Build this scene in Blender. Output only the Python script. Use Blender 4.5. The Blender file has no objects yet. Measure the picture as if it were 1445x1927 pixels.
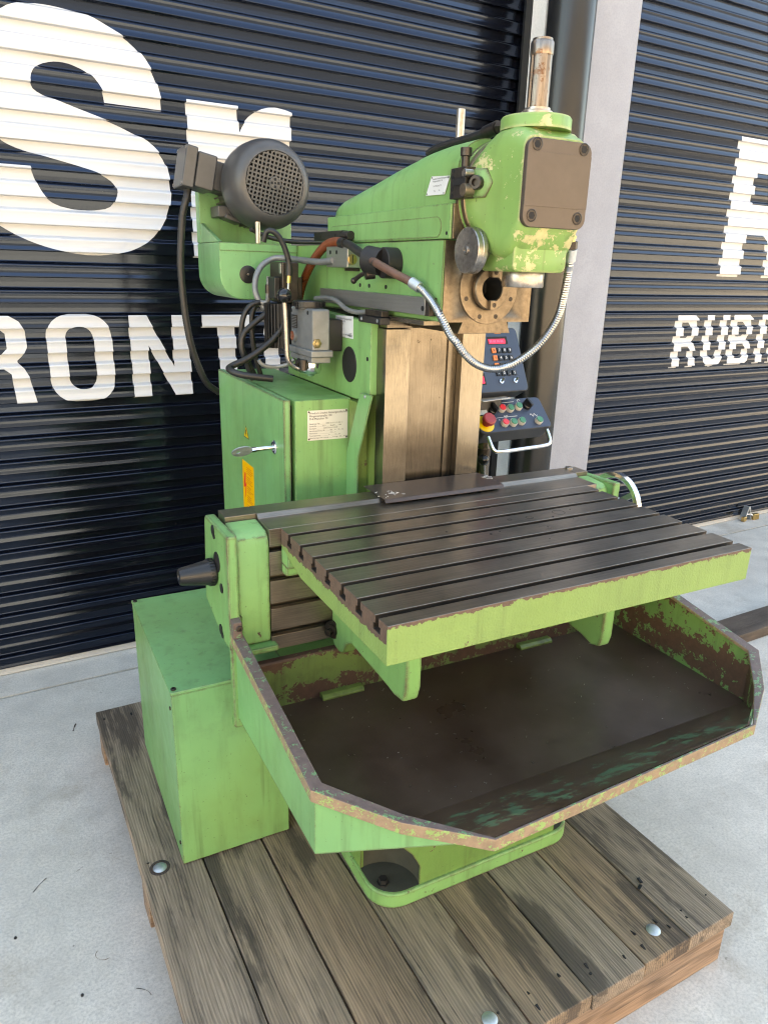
import bpy, bmesh, math, random
from math import sin, cos, pi, radians, sqrt, atan2
from mathutils import Vector, Matrix
random.seed(7)
S = bpy.context.scene
C = S.collection
V = Vector

# ------------------------------------------------------------------ camera
cd = bpy.data.cameras.new('camera'); cam = bpy.data.objects.new('camera', cd); C.objects.link(cam)
S.camera = cam
cd.sensor_fit = 'VERTICAL'; cd.sensor_height = 36.0
cd.lens = 36.0 * 1362.33 / 1927.0
cd.clip_start = 0.02; cd.clip_end = 500
yaw, pitch, roll = radians(27.754), radians(18.535), radians(1.6392)
fw = V((sin(yaw)*cos(pitch), cos(yaw)*cos(pitch), -sin(pitch)))
rt = V((cos(yaw), -sin(yaw), 0)); up = rt.cross(fw)
r2 = cos(roll)*rt + sin(roll)*up; u2 = -sin(roll)*rt + cos(roll)*up
M = Matrix((r2, u2, -fw)).transposed().to_4x4()
M.translation = V((-0.5356, -0.9918, 1.6317))
cam.matrix_world = M

# ------------------------------------------------------------------ world and sun
SUN_EL = radians(36)
wd = bpy.data.worlds.new('World'); S.world = wd; wd.use_nodes = True
wn = wd.node_tree; wn.nodes.clear()
sky = wn.nodes.new('ShaderNodeTexSky'); sky.sky_type = 'NISHITA'; sky.sun_disc = False
sky.sun_elevation = SUN_EL; sky.sun_rotation = 0.0; sky.air_density = 1.0; sky.dust_density = 0.7; sky.ozone_density = 1.6
bg = wn.nodes.new('ShaderNodeBackground'); bg.inputs[1].default_value = 0.15
wo = wn.nodes.new('ShaderNodeOutputWorld')
wn.links.new(sky.outputs[0], bg.inputs[0]); wn.links.new(bg.outputs[0], wo.inputs[0])
sd = bpy.data.lights.new('sun', 'SUN'); sd.energy = 4.9; sd.angle = radians(0.53); sd.color = (1.0, 0.95, 0.87)
sun = bpy.data.objects.new('sun', sd); C.objects.link(sun)
sun.rotation_euler = (-(pi/2 - SUN_EL), 0, 0); sun.location = (0, 8, 9)
S.view_settings.view_transform = 'Standard'; S.view_settings.look = 'None'
S.view_settings.exposure = 3.08; S.view_settings.gamma = 1.0
S.view_settings.use_curve_mapping = False
S.view_settings.use_white_balance = True; S.view_settings.white_balance_temperature = 9700; S.view_settings.white_balance_tint = 10
S.render.engine = 'CYCLES'
S.cycles.use_denoising = True; S.cycles.pixel_filter_type = 'BLACKMAN_HARRIS'; S.cycles.filter_width = 1.15
S.cycles.use_adaptive_sampling = True; S.cycles.adaptive_threshold = 0.015
S.cycles.max_bounces = 6; S.cycles.diffuse_bounces = 4; S.cycles.glossy_bounces = 4
S.cycles.sample_clamp_indirect = 6

# ------------------------------------------------------------------ material helpers
class G:
    def __init__(s, name):
        s.m = bpy.data.materials.new(name); s.m.use_nodes = True
        s.t = s.m.node_tree; s.t.nodes.clear()
        s.out = s.t.nodes.new('ShaderNodeOutputMaterial')
        s.b = s.t.nodes.new('ShaderNodeBsdfPrincipled')
        s.t.links.new(s.b.outputs[0], s.out.inputs[0])
    def n(s, typ, props=None, **ins):
        nd = s.t.nodes.new('ShaderNode' + typ)
        for k, v in (props or {}).items(): setattr(nd, k, v)
        for k, v in ins.items():
            key = int(k[1:]) if k[0] == 'i' and k[1:].isdigit() else k.replace('_', ' ')
            s.put(nd.inputs[key], v)
        return nd
    def put(s, sock, v):
        if isinstance(v, bpy.types.Node): v = v.outputs[0]
        if isinstance(v, bpy.types.NodeSocket): s.t.links.new(v, sock)
        else:
            if isinstance(v, tuple) and len(v) == 3 and sock.type == 'RGBA': v = v + (1,)
            sock.default_value = v
    def set(s, **k):
        for a, v in k.items(): s.put(s.b.inputs[a.replace('_', ' ')], v)
    def math(s, op, a, b=0.0, c=0.0, clamp=False):
        return s.n('Math', {'operation': op, 'use_clamp': clamp}, i0=a, i1=b, i2=c)
    def mix(s, f, a, b, mode='MIX'):
        nd = s.t.nodes.new('ShaderNodeMix'); nd.data_type = 'RGBA'; nd.blend_type = mode
        s.put(nd.inputs[0], f); s.put(nd.inputs[6], a); s.put(nd.inputs[7], b)
        return nd.outputs[2]
    def ramp(s, f, a, b, interp='LINEAR'):
        return s.n('MapRange', {'clamp': True, 'interpolation_type': 'SMOOTHSTEP' if interp != 'LINEAR' else 'LINEAR'}, i0=f, i1=a, i2=b)
    def pos(s, obj=False, scale=(1, 1, 1), off=None, rot=(0, 0, 0)):
        if obj: p = s.n('TexCoord').outputs['Object']
        else: p = s.n('NewGeometry').outputs['Position']
        mp = s.n('Mapping', None, Scale=scale, Rotation=rot); s.put(mp.inputs[0], p)
        if obj:
            rnd = s.n('ObjectInfo').outputs['Random']
            mul = s.math('MULTIPLY', rnd, 37.0)
            cmb = s.n('CombineXYZ', None, i0=mul, i1=mul, i2=mul)
            add = s.n('VectorMath', {'operation': 'ADD'}, i0=mp, i1=cmb)
            return add.outputs[0]
        return mp.outputs[0]
    def noise(s, vec, scale=5.0, detail=4.0, rough=0.55, dist=0.0):
        nd = s.n('TexNoise', None, Scale=scale, Detail=detail, Roughness=rough, Distortion=dist)
        s.put(nd.inputs['Vector'], vec); return nd.outputs[0]
    def bump(s, h, strength=0.3, dist=0.002, normal=None):
        nd = s.n('Bump', None, Strength=strength, Distance=dist); s.put(nd.inputs['Height'], h)
        if normal is not None: s.put(nd.inputs['Normal'], normal)
        s.put(s.b.inputs['Normal'], nd); return nd
    def edge(s, radius=0.004):
        bv = s.n('Bevel', {'samples': 4}, Radius=radius)
        g = s.n('NewGeometry')
        d = s.n('VectorMath', {'operation': 'DOT_PRODUCT'}, i0=bv, i1=g.outputs['Normal'])
        return s.math('SUBTRACT', 1.0, d.outputs['Value'])

GREEN = (0.175, 0.39, 0.135)
OLIVE = (0.23, 0.36, 0.11)
RUST = (0.085, 0.047, 0.032)

def paint(name, base=GREEN, chip=0.0, edge=0.0, edge_r=0.004, dirt=0.25, grain=0.0, rough=0.36, under=RUST, cs=26.0, drip=0.34, band=False, table=False, dirtcol=(0.055, 0.06, 0.022)):
    g = G(name); p = g.pos()
    n1 = g.noise(p, 3.2, 5); n2 = g.noise(p, 14, 5, 0.65)
    col = g.mix(g.ramp(n1, .3, .7), tuple(c*0.86 for c in base), tuple(min(1, c*1.1) for c in base))
    st = g.noise(g.pos(scale=(9, 9, 1.6)), 2.5, 5, 0.6)
    dm = g.math('MULTIPLY', g.ramp(st, .5, .78), dirt)
    dm = g.math('ADD', dm, g.math('MULTIPLY', g.ramp(n2, .55, .85), dirt*.7), clamp=True)
    col = g.mix(dm, col, dirtcol)
    film = g.ramp(g.noise(p, 1.7, 4, .6), .42, .68)
    col = g.mix(g.math('MULTIPLY', film, .38), col, (.13, .20, .035))
    run = g.noise(g.pos(scale=(34, 34, 1.3)), 1.0, 4, .6)
    col = g.mix(g.math('MULTIPLY', g.ramp(run, .58, .72), drip), col, dirtcol)
    # tiny specks of grime
    sp = g.noise(p, 150, 2, .5)
    col = g.mix(g.math('MULTIPLY', g.ramp(sp, .70, .76), 0.5), col, (0.05, 0.035, 0.02))
    mask = None
    cn = g.math('ADD', g.math('MULTIPLY', g.noise(p, cs, 6, 0.7), .72), g.math('MULTIPLY', g.noise(p, cs*5, 4, .7), .28))
    if band: cn = g.math('ADD', g.math('MULTIPLY', cn, .62), g.math('MULTIPLY', g.noise(g.pos(scale=(1.5, 1.5, 13)), 1.0, 3, .5), .38))
    if chip > 0: mask = g.ramp(cn, .70 - chip*.3, .712 - chip*.3)
    if edge > 0:
        e = g.edge(edge_r)
        em = g.math('ADD', g.math('MULTIPLY', e, 7.5 * edge), g.math('MULTIPLY', g.math('SUBTRACT', g.noise(p, 33, 6, .7), .5), 3.0))
        em = g.math('MULTIPLY', g.ramp(em, .52, .58), g.ramp(e, .012, .03))
        mask = em if mask is None else g.math('MAXIMUM', mask, em)
    met = None
    if table:
        ge = g.n('NewGeometry'); sx = g.n('SeparateXYZ', None, i0=ge.outputs['Position'])
        front = g.math('LESS_THAN', sx.outputs[1], 0.0025)
        left = g.math('GREATER_THAN', sx.outputs[0], 0.5)
        th = g.math('ADD', g.math('ADD', 1.004, g.math('MULTIPLY', front, .0335)), g.math('MULTIPLY', g.math('SUBTRACT', cn, .5), .05))
        mt = g.math('GREATER_THAN', sx.outputs[2], th)
        mask = mt if mask is None else g.math('MAXIMUM', mask, mt)
    if mask is not None:
        uc = g.mix(g.noise(p, 60, 4), tuple(c*.6 for c in under), tuple(c*1.6 for c in under))
        col = g.mix(mask, col, uc)
    rg = g.math('ADD', rough - .05, g.math('MULTIPLY', n2, .26))
    if mask is not None: rg = g.math('ADD', rg, g.math('MULTIPLY', mask, .2))
    g.set(Base_Color=col, Roughness=rg)
    h = g.math('MULTIPLY', g.noise(p, 22, 3), .5)
    if grain > 0: h = g.math('ADD', h, g.math('MULTIPLY', g.noise(p, 210, 2, .4), grain))
    if mask is not None: h = g.math('SUBTRACT', h, g.math('MULTIPLY', mask, .45))
    g.bump(h, .5, .0026)
    return g.m

def metal(name, base, rough=.35, metallic=.9, scale=(60, 60, 2), var=.5, spots=0.0, spotcol=(.03, .02, .015), bump=.08, noisy=0.0):
    g = G(name); p = g.pos(); ps = g.pos(scale=scale)
    n = g.noise(ps, 4, 5, .65); b = g.noise(p, 9, 5, .6)
    f = g.math('ADD', g.math('MULTIPLY', n, .6), g.math('MULTIPLY', b, .4))
    col = g.mix(g.ramp(f, .35, .65), tuple(c*(1 - var) for c in base), tuple(min(1, c*(1 + var*.5)) for c in base))
    if spots > 0:
        sm = g.ramp(g.noise(p, 34, 6, .7), .72 - spots*.25, .78 - spots*.25)
        col = g.mix(sm, col, spotcol)
    g.set(Base_Color=col, Metallic=metallic, Roughness=g.math('ADD', rough - .1, g.math('MULTIPLY', f, .22)))
    g.bump(n, bump, .0008)
    return g.m

def plain(name, base, rough=.45, metallic=0.0, var=.25, scale=30.0, bump=.1, emit=None, coat=0.0):
    g = G(name); p = g.pos()
    n = g.noise(p, scale, 4, .6)
    col = g.mix(n, tuple(c*(1 - var) for c in base), tuple(min(1, c*(1 + var)) for c in base))
    g.set(Base_Color=col, Metallic=metallic, Roughness=g.math('ADD', rough - .06, g.math('MULTIPLY', n, .12)))
    if coat: g.set(Coat_Weight=coat, Coat_Roughness=.08)
    if emit: g.set(Emission_Color=emit[0], Emission_Strength=emit[1])
    g.bump(n, bump, .001)
    return g.m

# ------------------------------------------------------------------ materials
MT = {}
MT['green'] = paint('green_paint', chip=.12, edge=.7, edge_r=.006, dirt=.36, grain=.1)
MT['green_clean'] = paint('green_paint_smooth', base=(.155, .375, .15), chip=0.02, edge=.7, edge_r=.006, dirt=.34, rough=.30)
MT['green_edge'] = paint('green_paint_worn_edges', chip=.24, edge=1.3, edge_r=.012, dirt=.38, grain=.3)
MT['green_door'] = paint('green_paint_door', base=(.16, .40, .155), edge=1.1, edge_r=.013, dirt=.22, rough=.30)
MT['green_cast'] = paint('green_paint_on_casting', base=(.125, .25, .065), chip=.26, edge=.4, edge_r=.008, dirt=.5, grain=.3)
MT['green_table'] = paint('green_paint_table_apron', base=(.19, .30, .085), chip=.26, edge=0, dirt=.25, grain=.9, table=True, under=(.10, .06, .042), rough=.42)
MT['green_head'] = paint('green_paint_head', base=(.185, .35, .10), chip=.52, edge=.8, edge_r=.012, dirt=.34, cs=15, under=(.40, .38, .19))
MT['green_dirty'] = paint('oily_green_casting', base=(.13, .2, .05), chip=.3, dirt=.9, grain=.4, dirtcol=(.04, .03, .018))
MT['tray_in'] = paint('rusty_tray_wall', base=(.17, .33, .10), chip=.78, dirt=.5, grain=.2, under=(.105, .05, .03), cs=30, band=True)
MT['tray_rim'] = paint('worn_brown_rim', base=(.12, .28, .13), chip=.88, dirt=.2, grain=.2, under=(.115, .08, .07), cs=48, rough=.32)
MT['tray_lip'] = paint('worn_tray_lip', base=(.25, .39, .12), chip=.83, dirt=.2, grain=.2, under=(.24, .165, .105), cs=55, rough=.34)
MT['tray_back'] = paint('dirty_tray_back', base=(.10, .17, .05), chip=.66, dirt=.8, grain=.2, under=(.06, .03, .02), cs=22, band=True, dirtcol=(.03, .02, .012))
MT['ways'] = metal('scraped_ways', (.25, .222, .182), .20, .95, (90, 90, 8), .3, spots=.10, spotcol=(.12, .08, .05))
MT['waysdark'] = metal('oily_ways', (.185, .16, .13), .22, .92, (220, 220, 2.2), .6, spots=.28)
MT['ramface'] = metal('brown_machined_face', (.215, .168, .12), .38, .85, (20, 20, 20), .4, spots=.16)
MT['steel'] = metal('bare_steel', (.40, .365, .33), .28, .95, (26, 26, 26), .4, spots=.1, spotcol=(.14, .09, .06))
MT['chrome'] = metal('chrome', (.75, .76, .78), .14, 1.0, (20, 20, 20), .12, bump=.02)
MT['silver'] = metal('silver_hose', (.42, .43, .445), .28, 1.0, (20, 20, 20), .15, bump=.02)
MT['shaft'] = metal('stained_shaft', (.25, .205, .17), .28, .95, (40, 40, 3), .6, spots=.62, spotcol=(.16, .09, .06))
MT['slotsteel'] = metal('table_steel', (.285, .24, .195), .30, .9, (2, 110, 110), .38, spots=.05)
MT['slotdark'] = metal('dark_slot_steel', (.075, .06, .048), .45, .7, (2, 60, 60), .4, spots=.2)  # darker steel colour for the faces down inside the T-slots
MT['alu'] = metal('brushed_aluminium', (.42, .42, .41), .36, .9, (40, 2, 60), .15)
MT['dieCast'] = plain('grey_die_cast', (.19, .20, .20), .40, .35, .35, 40, .15)
MT['cap'] = plain('brown_cover_plate', (.098, .076, .060), .46, .45, .2, 24, .06)
MT['black'] = plain('black_plastic', (.010, .010, .0105), .36, 0, .3, 60, .06)
MT['gloss'] = plain('gloss_black_ball', (.01, .01, .011), .08, 0, .1, 60, 0.0)
MT['blackrough'] = plain('black_rough', (.013, .012, .0115), .55, .1, .4, 80, .2)
MT['blackox'] = metal('black_oxide', (.06, .05, .043), .36, .75, (20, 20, 20), .4)
MT['motor'] = plain('dark_grey_motor', (.072, .071, .070), .40, .25, .45, 11, .1)
MT['hole'] = plain('dark_recess', (.008, .008, .008), .8, 0, .2)
MT['rubber'] = plain('black_hose', (.015, .014, .013), .45, 0, .35, 50, .15)
MT['greyhose'] = plain('grey_conduit', (.20, .205, .20), .42, .3, .25, 60, .15)
MT['orange'] = plain('orange_hose', (.15, .036, .009), .45, 0, .35, 40, .15)
MT['pipe'] = plain('rusty_pipe', (.16, .085, .06), .5, .4, .45, 45, .25)
MT['brassdull'] = metal('dull_brass', (.34, .27, .14), .36, .9, (20, 20, 20), .4)
MT['brass'] = metal('brass', (.60, .42, .18), .30, 1.0, (20, 20, 20), .3)
MT['chipguard'] = plain('brown_guard', (.085, .062, .052), .36, .4, .3, 30, .1)
MT['tray_floor'] = None
MT['label'] = plain('pale_plate', (.62, .60, .54), .42, .15, .06, 20, .02)
MT['labelw'] = plain('white_plate', (.66, .67, .66), .42, .1, .06, 20, .02)
MT['ink'] = plain('black_ink', (.02, .02, .02), .5, 0, .1)
MT['white'] = plain('white_print', (.75, .75, .75), .5, 0, .05)
MT['panel'] = plain('slate_blue_panel', (.026, .040, .070), .36, 0, .15, 20, .03)
MT['panelbody'] = plain('dark_panel_body', (.018, .018, .020), .45, 0, .2)
MT['red'] = plain('red_button', (.62, .035, .05), .35, 0, .06)
MT['estop'] = plain('emergency_red', (.30, .028, .03), .4, 0, .08)
MT['gbtn'] = plain('green_button', (.03, .19, .105), .4, 0, .08)
MT['yellow'] = plain('yellow_plastic', (.70, .46, .01), .4, 0, .06)
MT['sticker'] = plain('orange_yellow_sticker', (.85, .42, .006), .42, 0, .05)
MT['stickred'] = plain('sticker_red', (.75, .03, .02), .45, 0, .05)
MT['stickprint'] = plain('sticker_print', (.62, .20, .01), .5, 0, .05)
MT['okey'] = plain('orange_key', (.75, .20, .05), .45, 0, .05)
MT['led'] = plain('red_display', (.10, .006, .015), .25, 0, .1, emit=((.65, .02, .07), .28))
MT['leddigit'] = plain('red_display_digits', (.3, .02, .03), .3, 0, .05, emit=((.95, .05, .13), .55))
MT['gauge'] = plain('gauge_face', (.50, .54, .54), .25, 0, .1)
MT['zinc'] = metal('zinc_bolt', (.52, .56, .58), .48, .9, (20, 20, 20), .2)
MT['sight'] = plain('amber_sight_glass', (.20, .06, .03), .1, 0, .4, 60)

def floor_mat():
    g = G('oily_tray_floor'); p = g.pos()
    n1 = g.noise(p, 4, 6, .6); n2 = g.noise(g.pos(scale=(1, 1.5, 1.5)), 17, 8, .74)
    col = g.mix(g.ramp(n1, .35, .7), (.046, .026, .017), (.095, .060, .042))
    sx = g.n('SeparateXYZ', None, i0=g.n('NewGeometry').outputs['Position'])
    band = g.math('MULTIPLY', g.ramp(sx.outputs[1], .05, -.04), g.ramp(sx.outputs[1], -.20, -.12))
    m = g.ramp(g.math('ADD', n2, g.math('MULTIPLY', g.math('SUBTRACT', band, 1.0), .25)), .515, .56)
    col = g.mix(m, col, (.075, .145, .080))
    sp = g.noise(p, 120, 2)
    col = g.mix(g.ramp(sp, .76, .78), col, (.3, .3, .28))
    g.set(Base_Color=col, Roughness=g.math('ADD', .16, g.math('MULTIPLY', n1, .34)))
    g.bump(g.noise(p, 30, 5), .12, .002)
    return g.m
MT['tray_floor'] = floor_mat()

def wood_mat(name, tint, side=False):
    g = G(name)
    o = g.pos(True)
    long = g.n('VectorMath', {'operation': 'MULTIPLY'}, i0=o, i1=(1, .055, 1)).outputs[0]
    warp = g.noise(long, 9, 3)
    v2 = g.n('VectorMath', {'operation': 'ADD'}, i0=long, i1=g.n('VectorMath', {'operation': 'SCALE'}, i0=g.n('TexNoise', None, Scale=5.0, Detail=3.0).outputs[1]).outputs[0])
    sc = v2.inputs[1].links[0].from_node; sc.inputs[3].default_value = .07; g.put(sc.inputs[0].links[0].from_node.inputs['Vector'], g.n('VectorMath', {'operation': 'MULTIPLY'}, i0=o, i1=(1, .28, 1)).outputs[0])
    ring = g.n('TexWave', {'wave_type': 'BANDS', 'bands_direction': 'X'}, Scale=46.0, Distortion=3.0, Detail=3.0, Detail_Scale=.8)
    g.put(ring.inputs['Vector'], v2.outputs[0])
    fine = g.noise(g.n('VectorMath', {'operation': 'MULTIPLY'}, i0=o, i1=(1, .03, 1)).outputs[0], 230, 4, .7)
    med = g.noise(long, 42, 5, .65)
    big = g.noise(g.n('VectorMath', {'operation': 'MULTIPLY'}, i0=o, i1=(1, .3, 1)).outputs[0], 7, 5, .6)
    f = g.math('ADD', g.math('ADD', g.math('MULTIPLY', ring.outputs[1], .10), g.math('MULTIPLY', fine, .42)), g.math('MULTIPLY', med, .48))
    a, b = (tuple(c*.36 for c in tint), tuple(min(1, c*1.75) for c in tint))
    col = g.mix(g.ramp(f, .37, .63), a, b)
    col = g.mix(g.math('MULTIPLY', g.ramp(big, .4, .7), .45), col, (.22, .165, .115) if not side else (.36, .2, .105))
    if not side:
        sv = g.n('VectorMath', {'operation': 'MULTIPLY'}, i0=o, i1=(1, .16, 1)).outputs[0]
        s1 = g.noise(sv, 9.5, 6, .62)
        fr = g.math('MULTIPLY', g.math('SUBTRACT', fine, .5), .10)
        sm = g.ramp(g.math('ADD', s1, g.math('MULTIPLY', fr, 1.8)), .512, .562)
        col = g.mix(g.math('MULTIPLY', sm, .72), col, (.030, .022, .017))
        vk = g.n('TexVoronoi', {'feature': 'SMOOTH_F1'}, Scale=4.2)
        kv = g.n('VectorMath', {'operation': 'MULTIPLY'}, i0=o, i1=(1.1, .55, 0)).outputs[0]
        g.put(vk.inputs['Vector'], kv)
        km = g.ramp(vk.outputs['Distance'], .085, .055)
        col = g.mix(g.math('MULTIPLY', km, .75), col, (.075, .046, .028))
    ck = g.noise(g.n('VectorMath', {'operation': 'MULTIPLY'}, i0=o, i1=(1, .022, 1)).outputs[0], 95, 5, .75)
    cm = g.ramp(ck, .60, .68)
    col = g.mix(g.math('MULTIPLY', cm, .75), col, (.028, .02, .014))
    hl = g.ramp(ck, .40, .30)
    col = g.mix(g.math('MULTIPLY', hl, .5), col, tuple(min(1, c*2.1) for c in tint))
    f = g.math('SUBTRACT', f, g.math('MULTIPLY', cm, .5))
    g.set(Base_Color=col, Roughness=g.math('ADD', .6, g.math('MULTIPLY', fine, .2)))
    g.bump(g.math('ADD', f, g.math('MULTIPLY', fine, .4)), .7, .0022)
    return g.m
MT['wood0'] = wood_mat('weathered_plank_grey', (.215, .158, .110))
MT['wood1'] = wood_mat('weathered_plank_brown', (.205, .135, .082))
MT['wood2'] = wood_mat('weathered_plank_tan', (.23, .162, .105))
MT['woodside'] = wood_mat('fresh_sawn_bearer', (.21, .138, .092), True)

def concrete_mat(name, base, wall=False):
    g = G(name); p = g.pos()
    n1 = g.noise(p, .9, 6, .6); n2 = g.noise(p, 7, 7, .65); n3 = g.noise(p, 130, 4, .7)
    col = g.mix(g.ramp(n1, .3, .7), tuple(c*.82 for c in base), tuple(c*1.12 for c in base))
    col = g.mix(g.math('MULTIPLY', g.ramp(n2, .40, .68), .3 if wall else .65), col, tuple(c*.66 for c in base))
    col = g.mix(g.math('MULTIPLY', g.ramp(n3, .42, .66), .25 if wall else .55), col, tuple(c*.5 for c in base))
    blot = g.noise(p, 24, 6, .7)
    if wall:
        col = g.mix(g.math('MULTIPLY', g.ramp(blot, .64, .72), .25), col, tuple(c*.6 for c in base))
    else:
        col = g.mix(g.math('MULTIPLY', g.ramp(g.noise(p, 3.1, 7, .75), .55, .70), .42), col, (.27, .20, .13))
        col = g.mix(g.math('MULTIPLY', g.ramp(blot, .66, .71), .6), col, (.07, .06, .05))
    g.set(Base_Color=col, Roughness=.82)
    g.bump(g.math('ADD', n2, g.math('MULTIPLY', n3, .7)), .35 if not wall else .2, .003)
    return g.m
MT['ground'] = concrete_mat('concrete_ground', (.66, .605, .525))
MT['pillar'] = concrete_mat('painted_concrete', (.34, .355, .40), True)

def shutter_mat(name, base, rough, metallic=0.0):
    g = G(name); p = g.pos()
    n = g.noise(g.pos(scale=(.6, .6, 9)), 3, 4); d = g.noise(p, 90, 3)
    col = g.mix(n, tuple(c*.9 for c in base), tuple(c*1.08 for c in base))
    col = g.mix(g.math('MULTIPLY', g.ramp(d, .72, .8), .25), col, (.12, .11, .10))
    g.set(Base_Color=col, Roughness=g.math('ADD', rough, g.math('MULTIPLY', n, .06)), IOR=1.56 if base[0] < .1 else 1.45)
    if base[0] < .1: g.set(Specular_Tint=(.50, .68, 1.0))
    g.bump(g.noise(g.pos(scale=(2, 2, 14)), 2, 2), .05, .004)
    return g.m
MT['navy'] = shutter_mat('gloss_navy_black', (.0035, .0042, .007), .11)
MT['letter'] = shutter_mat('gloss_white_letters', (.53, .55, .575), .2)

# ------------------------------------------------------------------ mesh helpers
class MB:
    def __init__(s): s.v = []; s.f = []; s.mi = []; s.cur = 0
    def add(s, vs, fs):
        o = len(s.v); s.v += [tuple(v) for v in vs]
        for f in fs: s.f.append([i + o for i in f]); s.mi.append(s.cur)
        return s
    def box(s, x0, x1, y0, y1, z0, z1):
        return s.add([(x, y, z) for z in (z0, z1) for y in (y0, y1) for x in (x0, x1)],
                     [(0, 2, 3, 1), (4, 5, 7, 6), (0, 1, 5, 4), (2, 6, 7, 3), (0, 4, 6, 2), (1, 3, 7, 5)])
    def obox(s, c, ax, ay, az, hx, hy, hz):
        c, ax, ay, az = V(c), V(ax).normalized(), V(ay).normalized(), V(az).normalized()
        vs = [c + ax*hx*i + ay*hy*j + az*hz*k for k in (-1, 1) for j in (-1, 1) for i in (-1, 1)]
        return s.add(vs, [(0, 2, 3, 1), (4, 5, 7, 6), (0, 1, 5, 4), (2, 6, 7, 3), (0, 4, 6, 2), (1, 3, 7, 5)])
    def prism(s, poly, axis, d0, d1):
        # poly in the two remaining axes (in order)
        def P(a, b, d): return {'x': (d, a, b), 'y': (a, d, b), 'z': (a, b, d)}[axis]
        n = len(poly)
        vs = [P(a, b, d0) for a, b in poly] + [P(a, b, d1) for a, b in poly]
        return s.add(vs, [list(range(n)), list(range(2*n - 1, n - 1, -1))] + [(i, n + i, n + (i + 1) % n, (i + 1) % n) for i in range(n)])
    def lathe(s, prof, o, ax, n=32, cap=True):
        o, ax = V(o), V(ax).normalized()
        t = V((0, 0, 1)) if abs(ax.z) < .9 else V((1, 0, 0))
        e1 = ax.cross(t).normalized(); e2 = ax.cross(e1)
        vs = []
        for r, h in prof:
            for i in range(n):
                a = 2*pi*i/n; vs.append(o + ax*h + (e1*cos(a) + e2*sin(a))*r)
        fs = []
        for k in range(len(prof) - 1):
            for i in range(n):
                j = (i + 1) % n; fs.append((k*n + i, k*n + j, (k + 1)*n + j, (k + 1)*n + i))
        if cap:
            fs.append(list(range(n - 1, -1, -1))); fs.append([(len(prof) - 1)*n + i for i in range(n)])
        return s.add(vs, fs)
    def cyl(s, a, b, r0, r1=None, n=24):
        a, b = V(a), V(b); r1 = r0 if r1 is None else r1
        return s.lathe([(r0, 0), (r1, (b - a).length)], a, b - a, n)
    def sphere(s, c, r, n=20):
        pr = [(max(1e-4, r*sin(pi*k/(n//2))), -r*cos(pi*k/(n//2))) for k in range(n//2 + 1)]
        return s.lathe(pr, c, (0, 0, 1), n)
    def tube(s, pts, r, n=12, step=.01, rf=None):
        P = spline(pts, step); m = len(P)
        tan = [(P[min(i + 1, m - 1)] - P[max(i - 1, 0)]).normalized() for i in range(m)]
        t0 = tan[0]; e = t0.cross(V((0, 0, 1)) if abs(t0.z) < .9 else V((1, 0, 0))).normalized()
        vs = []; d = 0.0
        for i in range(m):
            e = (e - tan[i]*e.dot(tan[i])).normalized(); b = tan[i].cross(e)
            if i: d += (P[i] - P[i - 1]).length
            rr = rf(d, i) if rf else r
            for k in range(n):
                a = 2*pi*k/n; vs.append(P[i] + (e*cos(a) + b*sin(a))*rr)
        fs = [(i*n + k, i*n + (k + 1) % n, (i + 1)*n + (k + 1) % n, (i + 1)*n + k) for i in range(m - 1) for k in range(n)]
        fs += [list(range(n - 1, -1, -1)), [(m - 1)*n + k for k in range(n)]]
        return s.add(vs, fs)
    def loft(s, secs, cap=True):
        n = len(secs[0]); vs = [p for q in secs for p in q]
        fs = [(i*n + k, i*n + (k + 1) % n, (i + 1)*n + (k + 1) % n, (i + 1)*n + k) for i in range(len(secs) - 1) for k in range(n)]
        if cap: fs += [list(range(n - 1, -1, -1)), [(len(secs) - 1)*n + k for k in range(n)]]
        return s.add(vs, fs)
    def build(s, name, mat, parent=None, bev=0.0, smooth=35, seg=2, xf=None):
        me = bpy.data.meshes.new(name)
        vs = [xf @ V(v) for v in s.v] if xf else [V(v) for v in s.v]
        lo = V(map(min, zip(*vs))); hi = V(map(max, zip(*vs)))
        c = (lo + hi)/2
        me.from_pydata([v - c for v in vs], [], s.f)
        for m in (mat if isinstance(mat, (list, tuple)) else [mat]): me.materials.append(MT[m])
        me.polygons.foreach_set('material_index', s.mi)
        bm = bmesh.new(); bm.from_mesh(me); bmesh.ops.recalc_face_normals(bm, faces=bm.faces); bm.to_mesh(me); bm.free()
        o = bpy.data.objects.new(name, me); C.objects.link(o); o.location = c
        finish(o, parent, smooth)
        if bev:
            md = o.modifiers.new('bevel', 'BEVEL'); md.width = bev; md.segments = seg; md.limit_method = 'ANGLE'
            md.angle_limit = radians(40); md.harden_normals = True
        return o

WL = {}
def wloc(o):
    return o.location + (wloc(o.parent) if o.parent else V((0, 0, 0)))
def finish(o, parent, smooth=35):
    if parent is not None:
        o.location = o.location - wloc(parent); o.parent = parent
    me = o.data
    if smooth:
        me.polygons.foreach_set('use_smooth', [True]*len(me.polygons))
        me.set_sharp_from_angle(angle=radians(smooth))
    return o
def spline(pts, step=.01):
    P = [V(p) for p in pts]
    if len(P) == 2:
        n = max(2, int((P[1] - P[0]).length/step)); return [P[0].lerp(P[1], i/n) for i in range(n + 1)]
    out = []
    for i in range(len(P) - 1):
        p0, p1, p2, p3 = P[max(i - 1, 0)], P[i], P[i + 1], P[min(i + 2, len(P) - 1)]
        n = max(2, int((p2 - p1).length/step))
        for k in range(n):
            t = k/n
            out.append(.5*((2*p1) + (p2 - p0)*t + (2*p0 - 5*p1 + 4*p2 - p3)*t*t + (3*p1 - p0 - 3*p2 + p3)*t**3))
    return out + [P[-1]]
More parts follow.
